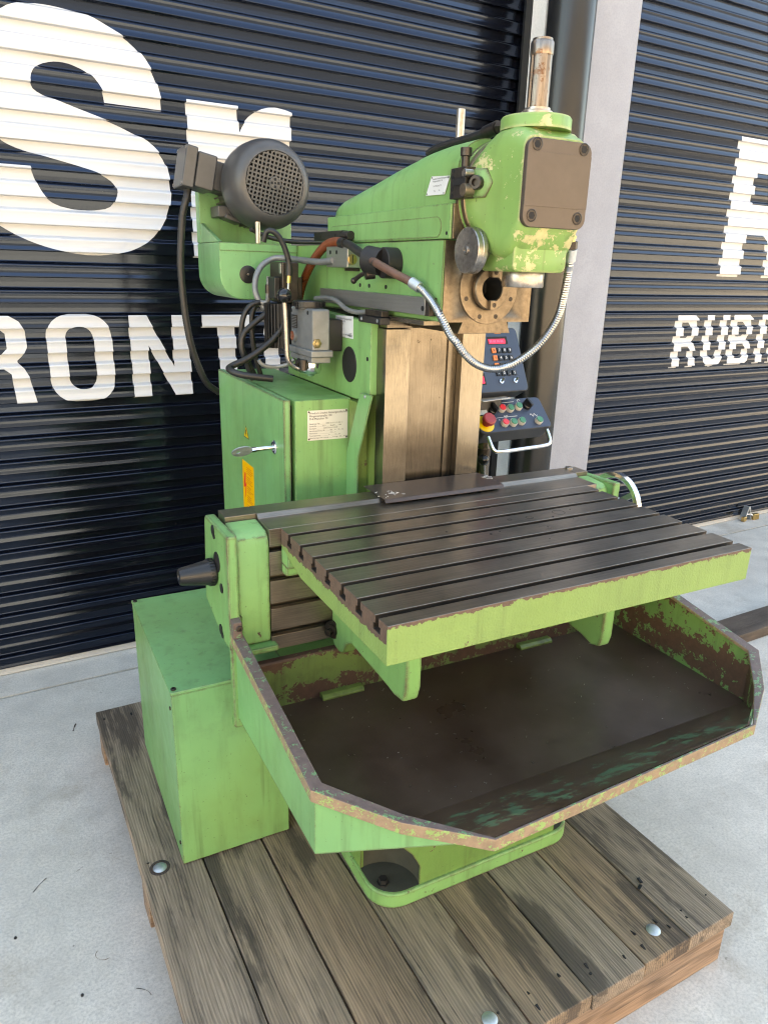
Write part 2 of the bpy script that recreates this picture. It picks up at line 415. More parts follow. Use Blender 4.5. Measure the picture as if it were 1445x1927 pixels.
def thing(name, loc, label, cat, group=None, rz=0):
    o = bpy.data.objects.new(name, None); C.objects.link(o); o.location = loc; o.rotation_euler = (0, 0, rz)
    o.empty_display_size = .1
    return tag(o, label, cat, group)
def tag(o, label, cat, group=None):
    o['label'] = label; o['category'] = cat
    if group: o['group'] = group
    return o
def rrect(hw, z0, z1, r, cx, y, n=48):
    # closed section in the x-z plane at depth y, sampled by angle
    cz = (z0 + z1)/2; hh = (z1 - z0)/2; r = min(r, hw, hh); out = []
    for i in range(n):
        a = 2*pi*i/n; d = (cos(a), sin(a)); lo, hi = 0, 1
        for _ in range(30):
            t = (lo + hi)/2; qx = abs(d[0]*t) - (hw - r); qz = abs(d[1]*t) - (hh - r)
            sd_ = sqrt(max(qx, 0)**2 + max(qz, 0)**2) + min(max(qx, qz), 0) - r
            if sd_ < 0: lo = t
            else: hi = t
        out.append((cx + d[0]*lo, y, cz + d[1]*lo))
    return out
def rpoly(x0, x1, z0, z1, r, n=6):
    out = []
    for cx, cz, a0 in ((x1 - r, z1 - r, 0), (x0 + r, z1 - r, 90), (x0 + r, z0 + r, 180), (x1 - r, z0 + r, 270)):
        for k in range(n + 1):
            a = radians(a0 + 90*k/n); out.append((cx + r*cos(a), cz + r*sin(a)))
    return out
def text(body, size, o, right, upv, mat, parent, name='lettering', off=.0006, align='LEFT', space=1.0, wide=1.0):
    cu = bpy.data.curves.new('t', 'FONT'); cu.body = body; cu.size = size; cu.align_x = align; cu.space_line = space
    cu.resolution_u = 2
    ob = bpy.data.objects.new('t', cu); C.objects.link(ob)
    bpy.context.view_layer.update()
    me = bpy.data.meshes.new_from_object(ob.evaluated_get(bpy.context.evaluated_depsgraph_get()))
    C.objects.unlink(ob); bpy.data.objects.remove(ob)
    R, U = V(right).normalized(), V(upv).normalized(); N = R.cross(U)
    o = V(o) + N*off
    for v in me.vertices: v.co = o + R*v.co.x*wide + U*v.co.y
    cc = sum((v.co for v in me.vertices), V())/max(1, len(me.vertices))
    for v in me.vertices: v.co -= cc
    me.materials.clear(); me.materials.append(MT[mat])
    ob = bpy.data.objects.new(name, me); C.objects.link(ob); ob.location = cc
    ob.data.name = name
    return finish(ob, parent, 0)
def boolean_cut(o, cutter):
    md = o.modifiers.new('cut', 'BOOLEAN'); md.object = cutter; md.operation = 'DIFFERENCE'; md.solver = 'EXACT'
    bpy.context.view_layer.update()
    me = bpy.data.meshes.new_from_object(o.evaluated_get(bpy.context.evaluated_depsgraph_get()))
    o.modifiers.clear(); old = o.data; o.data = me; me.name = old.name
    bpy.data.objects.remove(cutter)
def screw(parent, c, ax, r=.006, h=.004, mat='blackox', name='screw'):
    c, ax = V(c), V(ax).normalized()
    b = MB(); b.lathe([(r, 0), (r, h*.8), (r*.85, h), (r*.5, h), (r*.5, h*.3)], c, ax, 16)
    return b.build(name, mat, parent)

# ================================================================== SETTING
WA = radians(1.98514)
WALL = Matrix.Rotation(WA, 4, 'Z')          # the wall stands at a slight angle to the machine
PY = 2.074
def struct(o): o['kind'] = 'structure'; return o

GR = 1.868
MT['asphalt'] = concrete_mat('asphalt_road', (.075, .072, .07))
b = MB(); b.box(-70, 70, -90, -9.0, -.17, -.02); struct(b.build('road', 'asphalt', xf=WALL, smooth=0))
b = MB(); b.box(-70, 70, -8.998, GR, -.15, 0); struct(b.build('ground', 'ground', xf=WALL, smooth=0))
b = MB(); b.box(-70, 70, GR + .014, 12, -.15, 0); struct(b.build('threshold_slab', 'ground', xf=WALL, smooth=0))
b = MB(); b.box(-70, 70, GR - .002, GR + .016, -.2, -.035); struct(b.build('joint_floor', 'hole', xf=WALL, smooth=0))
MT['facade'] = plain('facade_render', (.35, .34, .33), .8, 0, .1)
MT['tan'] = plain('tan_sheet_wall', (.42, .36, .29), .8, 0, .12, 2.0)
MT['roofdark'] = plain('dark_roof', (.06, .06, .065), .6, 0, .15, 2.0)
b = MB(); b.box(-14, 20, 2.16, 2.5, 3.45, 4.7); b.box(-14, 20, 2.3, 12, 4.7, 4.8)
b.box(-14, -3.2, 2.16, 2.5, 0, 3.45); b.box(6.4, 20, 2.16, 2.5, 0, 3.45); b.box(1.84, 2.42, 2.16, 2.5, 0, 3.45)
struct(b.build('facade_wall', 'facade', xf=WALL, smooth=0))
# the building across the yard, seen mirrored in the shutters
b = MB(); b.box(-40, 45, -17, -16.6, 0, 4.6); struct(b.build('opposite_wall', 'tan', xf=WALL, smooth=0))
b = MB(); b.box(-40, 45, -17.2, -16.5, 4.6, 9.6); struct(b.build('opposite_cladding', 'roofdark', xf=WALL, smooth=0))

# ---- lettering outlines, in wall coordinates (x along the wall, z up)
def rr(x0, x1, z0, z1, r): return rpoly(x0, x1, z0, z1, r, 6)
def smooth_poly(pts, step=.02): 
    P = spline([(x, 0, z) for x, z in pts], step); return [(p.x, p.z) for p in P]
Sx = smooth_poly([(-.379, 2.354), (-.333, 2.403), (-.29, 2.426), (-.227, 2.44), (-.151, 2.441), (-.066, 2.43), (-.001, 2.407), (.064, 2.376), (.108, 2.34), (.137, 2.301), (.158, 2.253), (.169, 2.203), (.17, 2.168)]) \
   + smooth_poly([(-.029, 2.169), (-.035, 2.207), (-.058, 2.24), (-.09, 2.263), (-.139, 2.277), (-.183, 2.277), (-.227, 2.264), (-.254, 2.241), (-.265, 2.213), (-.26, 2.186), (-.23, 2.169), (-.181, 2.154), (-.095, 2.130), (-.005, 2.104), (.056, 2.081), (.112, 2.056), (.15, 2.022), (.176, 1.976), (.186, 1.898), (.177, 1.833), (.154, 1.783), (.111, 1.724), (.04, 1.68), (-.028, 1.66), (-.102, 1.651), (-.173, 1.655), (-.256, 1.67), (-.335, 1.696), (-.39, 1.725), (-.455, 1.766), (-.491, 1.807), (-.515, 1.877), (-.516, 1.939)]) \
   + smooth_poly([(-.296, 1.94), (-.287, 1.901), (-.259, 1.844), (-.218, 1.817), (-.158, 1.807), (-.087, 1.809), (-.038, 1.824), (-.015, 1.86), (-.012, 1.888), (-.03, 1.913), (-.075, 1.936), (-.151, 1.955), (-.224, 1.970), (-.295, 1.985), (-.343, 1.998), (-.382, 2.018), (-.418, 2.056), (-.446, 2.123), (-.452, 2.195), (-.428, 2.276), (-.385, 2.35)])
rx = [(.261, 1.655), (.261, 2.213), (.46, 2.213), (.463, 2.121)] + smooth_poly([(.464, 2.122), (.49, 2.165), (.53, 2.2), (.585, 2.222), (.64, 2.224), (.683, 2.214)]) + [(.676, 2.02)] + smooth_poly([(.675, 2.02), (.60, 2.03), (.54, 2.0), (.49, 1.95), (.465, 1.89)]) + [(.46, 1.655)]
def lt_R(x, z0, z1, w, t):
    h = z1 - z0; m = z0 + h*.47
    return [[(x, z0), (x, z1), (x + w*.76, z1), (x + w*.90, z1 - h*.06), (x + w*.98, z1 - h*.17), (x + w*.98, z1 - h*.35), (x + w*.90, z1 - h*.45), (x + w*.80, m + .005), (x + w*.90, m - h*.06), (x + w*.96, m - h*.15), (x + w*1.04, z0), (x + w*1.04 - t, z0), (x + w*.70, m - h*.12), (x + w*.6, m - h*.06), (x + t, m - h*.06), (x + t, z0)],
            [(x + t, m + h*.10), (x + t, z1 - h*.14), (x + w*.58, z1 - h*.14), (x + w*.68, z1 - h*.2), (x + w*.68, m + h*.17), (x + w*.58, m + h*.10)]]
def lt_O(x0, x1, z0, z1, t): return [rr(x0, x1, z0, z1, .085), rr(x0 + t, x1 - t, z0 + .048, z1 - .046, .045)]
def lt_N(x, z0, z1, w, t): return [[(x, z0), (x, z1), (x + t, z1), (x + w - t, z0 + (z1 - z0)*.37), (x + w - t, z1), (x + w, z1), (x + w, z0), (x + w - t, z0), (x + t, z0 + (z1 - z0)*.64), (x + t, z0)]]
za, zb_ = 1.112, 1.4345
LEFT = [Sx, rx] + lt_R(-.60, za, zb_, .225, .07) + lt_O(-.311, -.077, za - .003, zb_ + .005, .067) + lt_N(-.010, za, zb_, .235, .069) \
    + [[(.278, zb_), (.487, zb_), (.487, zb_ - .052), (.42, zb_ - .052), (.42, za), (.346, za), (.346, zb_ - .052), (.278, zb_ - .052)]] + lt_O(.548, .782, za - .003, zb_ + .005, .067) \
    + lt_O(-.93, -.69, za - .003, zb_ + .005, .067)
bz0, bz1 = 1.106, 1.419
LEFTOFF = []
def lt_B(x, z0, z1, w, t):
    h = z1 - z0; m = z0 + h*.5
    return [[(x, z0), (x, z1), (x + w*.72, z1), (x + w*.9, z1 - h*.08), (x + w*.97, z1 - h*.2), (x + w*.93, z1 - h*.38), (x + w*.82, m), (x + w*.95, m - h*.1), (x + w, m - h*.25), (x + w*.93, z0 + h*.08), (x + w*.74, z0)],
            [(x + t, m + h*.07), (x + t, z1 - h*.14), (x + w*.55, z1 - h*.14), (x + w*.67, z1 - h*.2), (x + w*.67, m + h*.13), (x + w*.55, m + h*.07)],
            [(x + t, z0 + h*.14), (x + t, m - h*.07), (x + w*.58, m - h*.07), (x + w*.70, m - h*.14), (x + w*.70, z0 + h*.2), (x + w*.58, z0 + h*.14)]]
def lt_U(x, z0, z1, w, t):
    return [[(x, z1), (x + t, z1)] + smooth_poly([(x + t, z0 + .11), (x + t + .012, z0 + .06), (x + w/2, z0 + .046), (x + w - t - .012, z0 + .06), (x + w - t, z0 + .11)]) + [(x + w - t, z1), (x + w, z1)] + smooth_poly([(x + w, z0 + .11), (x + w - .025, z0 + .03), (x + w*.62, z0), (x + w*.38, z0), (x + .025, z0 + .03), (x, z0 + .11)])]
RIGHT = [[(3.44, 1.645), (3.44, 2.406), (3.92, 2.406), (4.0, 2.38), (4.05, 2.3), (4.05, 2.12), (4.0, 2.02), (3.95, 1.97), (4.0, 1.92), (4.03, 1.84), (4.05, 1.645), (3.868, 1.645), (3.86, 1.80), (3.84, 1.86), (3.79, 1.89), (3.635, 1.89), (3.635, 1.645)],
         [(3.635, 2.058), (3.635, 2.229), (3.82, 2.229), (3.86, 2.19), (3.86, 2.1), (3.82, 2.058)]] \
    + lt_R(3.135, bz0, bz1, .205, .066) + lt_U(3.40, bz0, bz1, .212, .066) + lt_B(3.652, bz0, bz1, .215, .066) \
    + [[(3.935, bz0), (3.935, bz1), (4.003, bz1), (4.003, bz0)]] + lt_N(4.07, bz0, bz1, .235, .069)

# ---- the corrugated curtain
PITCH = .0905
def slat_profile():
    raw = [(-.0005, .0), (.0002, -.0205), (.0030, -.0222), (.010, -.0205), (.017, -.0188), (.025, -.0180), (.034, -.0183), (.0425, -.0196), (.0465, -.0180), (.0545, -.0012), (.0575, 0.0), (.074, .0004), (PITCH - .0005, .0)]
    pts = [raw[0]]
    for i in range(1, len(raw) - 1):
        a, p, c = V(raw[i - 1]), V(raw[i]), V(raw[i + 1])
        d = min(.0022, (p - a).length*.4, (c - p).length*.4)
        A = p + (a - p).normalized()*d; B = p + (c - p).normalized()*d
        for k in range(4):
            t = k/3; q = (1 - t)**2*A + 2*t*(1 - t)*p + t*t*B; pts.append((q.x, q.y))
    pts.append(raw[-1])
    out = []
    for a, c in zip(pts, pts[1:]):
        n = max(1, int(abs(c[0] - a[0])/.006)); out += [(a[0] + (c[0] - a[0])*k/n, a[1] + (c[1] - a[1])*k/n) for k in range(n)]
    return out + [pts[-1]]
PROF = slat_profile()
def hits(polys, z):
    xs = []
    for P in polys:
        for (xa, z0), (xb, z1) in zip(P, P[1:] + P[:1]):
            if (z0 > z) != (z1 > z): xs.append(xa + (z - z0)*(xb - xa)/(z1 - z0))
    return sorted(xs)
def hit_levels(polys):
    L = set()
    for P in polys:
        for (xa, z0), (xb, z1) in zip(P, P[1:] + P[:1]):
            if abs(z0 - z1) < 1e-6: L.add(round(z0, 5))
    return sorted(L)
def make_slat(parent, x0, x1, z0, polys, levels):
    prof = [(z0 + z, PY + y) for z, y in PROF]
    rows = []
    for a, c in zip(prof, prof[1:]):
        cuts = [l for l in levels if min(a[0], c[0]) + 1e-5 < l < max(a[0], c[0]) - 1e-5] if abs(a[0] - c[0]) > 1e-4 else []
        cuts.sort(reverse=c[0] < a[0]); seq = [a] + [(l, a[1] + (c[1] - a[1])*(l - a[0])/(c[0] - a[0])) for l in cuts] + [c]
        rows += list(zip(seq, seq[1:]))
    vs, fs, mi, nr = [], [], [], []
    # profile normals by z index
    pn = []
    for i in range(len(prof)):
        a, c = V(prof[max(i - 1, 0)]), V(prof[min(i + 1, len(prof) - 1)]); d = (c - a).normalized()
        pn.append((d.y, -d.x))           # (nz, ny): pointing outwards (-y)
    def nrm(q):
        bi = min(range(len(prof)), key=lambda i: abs(prof[i][0] - q[0]) + abs(prof[i][1] - q[1])); return pn[bi]
    for (a, c) in rows:
        ea = a[0] + (c[0] - a[0])*.002; ec = c[0] - (c[0] - a[0])*.002
        ha, hc = hits(polys, ea), hits(polys, ec)
        if len(ha) != len(hc): ha = hc = hits(polys, (a[0] + c[0])/2)
        A = [x0] + ha + [x1]; B = [x0] + hc + [x1]
        na, nc = nrm(a), nrm(c)
        for j in range(len(A) - 1):
            o = len(vs)
            vs += [(A[j], a[1], a[0]), (A[j + 1], a[1], a[0]), (B[j + 1], c[1], c[0]), (B[j], c[1], c[0])]
            nr += [na, na, nc, nc]; fs.append((o, o + 1, o + 2, o + 3)); mi.append(j % 2)
    xs = [v[0] for v in vs]; cx = (x0 + x1)/2; cz = z0 + PITCH/2
    off = WALL @ V((cx, PY, cz))
    me = bpy.data.meshes.new('slat')
    me.from_pydata([WALL @ V(v) - off for v in vs], [], fs)
    me.materials.append(MT['navy']); me.materials.append(MT['letter'])
    me.polygons.foreach_set('material_index', mi); me.polygons.foreach_set('use_smooth', [True]*len(fs))
    R3 = WALL.to_3x3()
    me.normals_split_custom_set_from_vertices([R3 @ V((0, n[1], n[0])).normalized() for n in nr])
    o = bpy.data.objects.new('slat', me); C.objects.link(o); o.location = off - wloc(parent); o.parent = parent
    return o
def shutter(x0, x1, polys, label):
    t = thing('roller_shutter', WALL @ V(((x0 + x1)/2, PY, 0)), label, 'roller shutter', 'roller shutters in the facade')
    lv = hit_levels(polys)
    for i in range(38):
        z = .030 + PITCH*i
        near = [P for P in polys if min(q[1] for q in P) < z + PITCH + .02 and max(q[1] for q in P) > z - .02]
        make_slat(t, x0, x1, z, near, lv)
    b = MB(); b.box(x0, x1, PY - .022, PY + .02, .004, .012)
    for k in range(4): b.box(x0, x1, PY - .020 + .0006*k, PY + .02, .012 + .0055*k, .0165 + .0055*k)
    b.box(x0, x1, PY - .014, PY + .02, .0125, .034)
    b.build('bottom_rail', 'alurail', t, xf=WALL, smooth=0)
    b = MB(); b.box(x0, x1, PY - .010, PY + .02, -.002, .004); b.build('rubber_seal', 'rubber', t, xf=WALL, smooth=0)
    return t
MT['alurail'] = plain('pale_bottom_rail', (.52, .50, .46), .5, .2, .1, 30, .05)
sh1 = shutter(-3.2, 1.842, LEFT, 'black roller shutter painted with white Sr and RONTO behind the green machine')
for (xa, xb) in ((1.80, 1.838),):
    b = MB(); b.box(xa, xb, PY - .045, PY - .03, 0, 3.45); b.box(xb - .006, xb, PY - .03, PY + .03, 0, 3.45); b.build('guide_channel', 'black', sh1, xf=WALL, smooth=0)
sh2 = shutter(2.416, 6.4, RIGHT, 'black roller shutter painted with RUBI on the right of the pale pillar')

p = thing('concrete_pillar', WALL @ V((2.13, 2.0, 0)), 'pale grey concrete pillar between the two black roller shutters', 'pillar')
b = MB(); b.box(1.845, 2.413, 1.935, 2.155, 0, 4.2); b.build('shaft', 'pillar', p, bev=.004, xf=WALL)
MT['pillar_side'] = concrete_mat('white_pillar_side', (.82, .81, .79), True)
b = MB(); b.box(1.838, 1.8448, 1.936, 2.12, 0, 4.2); b.build('pillar_side_sheet', 'pillar_side', p, xf=WALL, smooth=0)  # thin sheet gives the pillar's left side a whiter colour than its front
dp = thing('downpipe', WALL @ V((1.885, 1.82, 0)), 'dark glossy round downpipe standing in front of the pale pillar', 'pipe')
MT['pipegrey'] = plain('gloss_charcoal_pipe', (.012, .0115, .011), .24, 0, .15, 8, .02)
b = MB(); b.cyl((1.885, 1.822, 0), (1.885, 1.822, 4.1), .104, n=64); b.build('pipe', 'pipegrey', dp, xf=WALL)
for z in (.12, 2.98):
    b = MB(); b.lathe([(.1045, -.02), (.108, -.02), (.108, .02), (.1045, .02)], (1.885, 1.822, z), (0, 0, 1), 48, cap=False)
    b.box(1.80, 1.97, 1.915, 1.936, z - .02, z + .02); b.build('pipe_clamp', 'blackox', dp, xf=WALL)

# padlock and lug at the foot of the right shutter
k = thing('padlock', WALL @ V((4.10, 2.02, 0)), 'brass padlock on a bent zinc lug at the foot of the right shutter', 'padlock')
b = MB(); X = 4.105
b.prism([(X - .03, 0.0), (X - .022, 0.0), (X + .012, .093), (X + .046, .0), (X + .054, 0.0), (X + .018, .104), (X + .006, .104)], 'y', 2.0, 2.045)
b.build('lug', 'zinc', k, bev=.002, xf=WALL)
b = MB(); b.obox((X + .085, 2.0, .022), (1, -.2, .1), (0, 1, 0), (-.1, 0, 1), .026, .014, .022); b.build('lock_body', 'brass', k, bev=.004, xf=WALL)
b = MB(); b.tube([(X + .06, 2.0, .03), (X + .035, 2.005, .045), (X + .012, 2.015, .042), (X - .01, 2.01, .03)], .0055); b.build('shackle', 'chrome', k, xf=WALL)
b = MB(); b.obox((X - .035, 2.0, .02), (1, 0, 0), (0, 1, 0), (0, 0, 1), .016, .012, .016); b.build('bolt_end', 'brass', k, bev=.003, xf=WALL)

# dark timber lying on the concrete to the right
t = thing('timber_beam', (2.9, 1.02, 0), 'dark brown timber beam lying on the concrete to the right of the machine', 'beam')
MT['darkwood'] = wood_mat('dark_stained_timber', (.040, .026, .020))
b = MB(); b.obox((0, 0, .026), (1, 0, 0), (0, 1, 0), (0, 0, 1), .075, 1.0, .026)
o = b.build('timber', 'darkwood', t, bev=.003); o.rotation_euler = (0, 0, radians(-88)); o.location = (.1, -.005, .026)

# ================================================================== PALLET
PA = radians(1.4835); PM = Matrix.Rotation(PA, 4, 'Z')
pal = thing('pallet', PM @ V((.26, .58, 0)), 'low weathered plank pallet under the green milling machine', 'pallet')
edges = [-.368, -.2165, -.0575, .105, .262, .421, .581, .730, .889]
tints = ['wood0', 'wood2', 'wood1', 'wood2', 'wood1', 'wood0', 'wood1', 'wood0']
def board(name, x0, x1, y0, y1, z0, z1, mat, parent, bev=.003, along='y'):
    b = MB(); hx, hy, hz = (x1 - x0)/2, (y1 - y0)/2, (z1 - z0)/2
    if along == 'x': hx, hy = hy, hx
    # a plank: lengthwise slices with slightly wandering edges
    N = 8; secs = []
    for i in range(N + 1):
        y = -hy + 2*hy*i/N; j = [random.uniform(-.0012, .0012) for _ in range(3)]
        secs.append([(-hx + j[0], y, -hz), (hx + j[1], y, -hz), (hx + j[1], y, hz + j[2]*.5), (-hx + j[0], y, hz + j[2]*.5)])
    b.loft(secs)
    c = PM @ V(((x0 + x1)/2, (y0 + y1)/2, (z0 + z1)/2))
    o = b.build(name, mat, None, bev)
    o.rotation_euler = (0, 0, PA + (pi/2 if along == 'x' else 0)); o.location = c - wloc(parent); o.parent = parent
    return o
for i, (a, c) in enumerate(zip(edges, edges[1:])):
    dz = [0, -.002, .0, -.001, 0, -.0015, -.0005, 0][i]
    ya = -.209 + random.uniform(-.003, .004); yb = 1.368 + random.uniform(-.01, .006)
    board('plank', a + .0018, c - .0018, ya, yb, .117 + dz, .160 + dz, tints[i], pal)
for (ya, yb) in ((-.197, -.112), (.545, .63), (1.268, 1.353)):
    board('bearer', -.362, .880, ya, yb, 0, .1155, 'woodside', pal, along='x')
for x, y in ((-.323, .57), (.667, -.15), (.191, -.145), (.70, 1.31)):
    b = MB(); b.lathe([(.0168, 0), (.0168, .0012), (.015, .0026), (.009, .0045), (.003, .0052)], PM @ V((x, y, .1597)), (0, 0, 1), 28); b.build('coach_bolt', 'zinc', pal)
b = MB(); b.lathe([(.0265, 0), (.024, .0012), (.0185, .0012), (.0185, 0)], PM @ V((-.323, .57, .1597)), (0, 0, 1), 28, cap=False); b.build('bolt_counterbore', 'darkwood', pal)
b = MB()
for i, (a, c) in enumerate(zip(edges, edges[1:])):
    for y in (-.165, -.14, .575, .60, 1.30):
        for f in (.2, .78):
            if random.random() < .75:
                x = a + (c - a)*(f + random.uniform(-.08, .08)); b.cyl(PM @ V((x, y + random.uniform(-.02, .02), .155)), PM @ V((x, y, .1604)), random.uniform(.0025, .0038), n=8)
o = b.build('nail_heads', 'hole', pal); o['kind'] = 'stuff'
b = MB()
for x, y, a in ((.735, -.045, .4), (.752, -.03, 1.4)):
    b.obox(PM @ V((x, y, .162)), (cos(a), sin(a), .05), (-sin(a), cos(a), 0), (0, 0, 1), .008, .0038, .001)
b.build('strap_scrap', 'black', pal)

# ================================================================== MILLING MACHINE
mm = thing('milling_machine', (.53, .85, .16), 'green milling machine with T-slot table and splash tray standing on the wooden pallet', 'milling machine')

# ---- pedestal
b = MB(); b.prism(rpoly(.105, .70, .19, 1.45, .07, 8), 'z', .20, .50)
base = b.build('base', 'green_cast', mm)
def cutter(cx, cy, r):
    b = MB(); b.lathe([(r, .0), (r, .055), (r*.75, .10), (r*.25, .155), (.004, .17)], (cx, cy, .204), (0, 0, 1), 36)
    o = b.build('cut', 'hole'); return o
boolean_cut(base, cutter(.128, .212, .088)); boolean_cut(base, cutter(.69, .20, .06))
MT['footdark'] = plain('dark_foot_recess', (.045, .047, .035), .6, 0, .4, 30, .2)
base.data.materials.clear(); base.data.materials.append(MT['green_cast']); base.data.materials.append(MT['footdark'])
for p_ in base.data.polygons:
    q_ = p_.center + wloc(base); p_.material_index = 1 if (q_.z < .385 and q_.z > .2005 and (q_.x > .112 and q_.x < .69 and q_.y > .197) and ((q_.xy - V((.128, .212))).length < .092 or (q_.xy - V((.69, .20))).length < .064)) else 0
base.data.polygons.foreach_set('use_smooth', [True]*len(base.data.polygons)); base.data.set_sharp_from_angle(angle=radians(35))
b = MB(); b.prism(rpoly(.098, .706, .182, 1.457, .075, 8), 'z', .16, .2035); b.build('plinth', 'green_edge', base, bev=.006)
b = MB(); b.lathe([(.016, 0), (.016, .004), (.011, .004), (.011, .016), (.006, .016)], (.135, .232, .2037), (0, 0, 1), 6); b.build('levelling_bolt', 'blackrough', base)
b = MB(); b.box(.12, .70, 1.0, 1.46, .55, .62); b.build('rear_ledge', 'green', base)

# ---- column with scraped ways
b = MB(); b.box(.376, .70, .802, 1.45, .55, 1.478); col = b.build('column', 'green_dirty', mm, bev=.004)
b = MB(); b.box(.372, .446, .748, .801, .58, 1.482); b.build('way', 'ways', col, bev=.0015)
b = MB(); b.box(.614, .690, .748, .801, .58, 1.482); b.build('way', 'ways', col, bev=.0015)
b = MB(); b.box(.4465, .6135, .782, .8012, .58, 1.4815); b.build('way_recess', 'waysdark', col)
b = MB(); b.box(.585, .6135, .776, .7825, .58, 1.4815); b.build('guide_strip', 'waysdark', col, bev=.001)
b = MB(); b.prism([(.80, 1.300), (.80, 1.496), (1.45, 1.515), (1.45, 1.275), (.88, 1.275)], 'x', .352, .3755)
sc_ = b.build('side_cover', 'green', col, bev=.003)
b = MB(); b.prism([(.759, 1.306), (.834, 1.303), (.919, 1.115), (.921, .78), (.841, .78), (.843, 1.113)], 'x', .338, .343); b.build('cover_strip', 'green_clean', col, bev=.0012)
b = MB(); b.box(.343, .376, .86, .915, .78, 1.27); b.build('strip_filler', 'green_dirty', col)
screw(col, (.338, .799, 1.297), (-1, 0, 0), .005, .003, 'zinc')
b = MB()
b.add([(.3505, .936 + .048*cos(a)*1.0, 1.368 + .049*sin(a)) for a in [2*pi*i/40 for i in range(40)]] + [(.352, .936 + .050*cos(a), 1.368 + .051*sin(a)) for a in [2*pi*i/40 for i in range(40)]],
      [list(range(40))] + [(i, (i + 1) % 40, 40 + (i + 1) % 40, 40 + i) for i in range(40)])
b.build('cover_disc', 'blackrough', col)
b = MB(); b.cyl((.3508, .797 + .02, 1.397), (.353, .817, 1.397), .006, n=16); b.build('bolt_hole', 'hole', col)
def plate(parent, corners, n, mat='labelw', name='name_plate', th=.0008):
    N = V(n).normalized(); cs = [V(c) for c in corners]
    b = MB(); b.add([c for c in cs] + [c + N*th for c in cs], [(3, 2, 1, 0), (4, 5, 6, 7)] + [(i, (i + 1) % 4, 4 + (i + 1) % 4, 4 + i) for i in range(4)])
    return b.build(name, mat, parent, smooth=0)
plate(col, [(.352, 1.033, 1.500), (.352, .913, 1.504), (.352, .911, 1.442), (.352, 1.030, 1.441)], (-1, 0, 0))
text('Friedrich Deckel Aktiengesellschaft\nPlinganserstraße 150\nD-8 München 70\n\nTyp            Nr.\n\nService-Hotline Tel. 0892 3 24 50 00\nTelex 05233 73412/3', .0074, (.3510, 1.027, 1.4915), (0, -1, 0), (0, 0, 1), 'ink', col)
text('4.07', .015, (.3510, .945, 1.4445), (0, -1, .06), (0, .06, 1), 'ink', col, name='handwriting')

# ---- electrical cabinet
b = MB(); b.box(.178, .351, .919, 1.60, .66, 1.274); cab = b.build('electrical_cabinet', 'green', mm, bev=.003)
b = MB(); b.box(.164, .182, .95, 1.58, .70, 1.255); b.build('door_gap', 'hole', cab)
b = MB(); b.box(.146, .1665, .925, 1.61, .66, 1.276); b.build('door', 'green_door', cab, bev=.002)
plate(cab, [(.215, .9189, 1.244), (.340, .9189, 1.243), (.341, .9189, 1.156), (.215, .9189, 1.157)], (0, -1, 0), 'label')
text('Friedrich Deckel Aktiengesellschaft\nPlinganserstraße 150\nD-8 München 70', .0083, (.2205, .9179, 1.2335), (1, 0, 0), (0, 0, 1), 'ink', cab)
text('Steuerung Typ ______ 2203 10 611/112 000 11\nSerien-Nr. _____ 2213 ____ Baujahr __ 1983\nSchaltplan _______ 2203 10 611/112 00\nBetriebsspannung UB _____ 380 _ V~ _ 50 _ Hz\nNennstrom _____________ 10,5 _ A\nSteuerspannung ________ V~ ____ 24 _ V=\nAbsicherung in der Leitung ____ A träge _ 25 _ A flink', .0054, (.2205, .9179, 1.2035), (1, 0, 0), (0, 0, 1), 'ink', cab, space=1.28)
for x, z in ((.219, 1.240), (.336, 1.2395), (.337, 1.160), (.219, 1.161)): screw(cab, (x, .9182, z), (0, -1, 0), .0026, .0012, 'blackox', 'rivet')
plate(cab, [(.146, 1.347, 1.007), (.146, 1.222, 1.007), (.146, 1.222, .829), (.146, 1.347, .829)], (-1, 0, 0), 'sticker', 'warning_sticker', .0005)
b = MB(); bolt = [(1.322, .968), (1.310, .968), (1.317, .928), (1.303, .935), (1.321, .879), (1.325, .880), (1.314, .920), (1.337, .911)]
b.add([(.1452, y, z) for y, z in bolt] + [(.1455, y, z) for y, z in bolt], [list(range(8)), list(range(15, 7, -1))] + [(i, 8 + i, 8 + (i + 1) % 8, (i + 1) % 8) for i in range(8)]); b.build('warning_bolt', 'stickred', cab, smooth=0)
b = MB()
for k in range(24):
    z = .990 - k*.0066; ln = random.uniform(.035, .068)
    if k % 5 != 4: b.box(.1452, .1455, 1.300 - ln, 1.300, z - .0013, z + .0013)
b.build('warning_print', 'stickprint', cab, smooth=0)
b = MB(); T = [(1.29, 1.134), (1.318, 1.092), (1.262, 1.092)]
b.add([(.1455, y, z) for y, z in T] + [(.146, y, z) for y, z in T], [(0, 1, 2), (5, 4, 3), (0, 3, 4, 1), (1, 4, 5, 2), (2, 5, 3, 0)]); b.build('warning_triangle', 'ink', cab, smooth=0)
c0 = (1.29, 1.106); T2 = [(c0[0] + (y - c0[0])*.80, c0[1] + (z - c0[1])*.80) for y, z in T]
b = MB(); b.add([(.1450, y, z) for y, z in T2] + [(.1455, y, z) for y, z in T2], [(0, 1, 2), (5, 4, 3), (0, 3, 4, 1), (1, 4, 5, 2), (2, 5, 3, 0)]); b.build('triangle_face', 'yellow', cab, smooth=0)
b = MB(); zz = [(1.294, 1.120), (1.288, 1.120), (1.291, 1.109), (1.285, 1.110), (1.290, 1.097), (1.293, 1.106), (1.298, 1.106)]
b.add([(.1446, y, z) for y, z in zz] + [(.1450, y, z) for y, z in zz], [list(range(7)), list(range(13, 6, -1))] + [(i, 7 + i, 7 + (i + 1) % 7, (i + 1) % 7) for i in range(7)]); b.build('triangle_bolt', 'ink', cab, smooth=0)
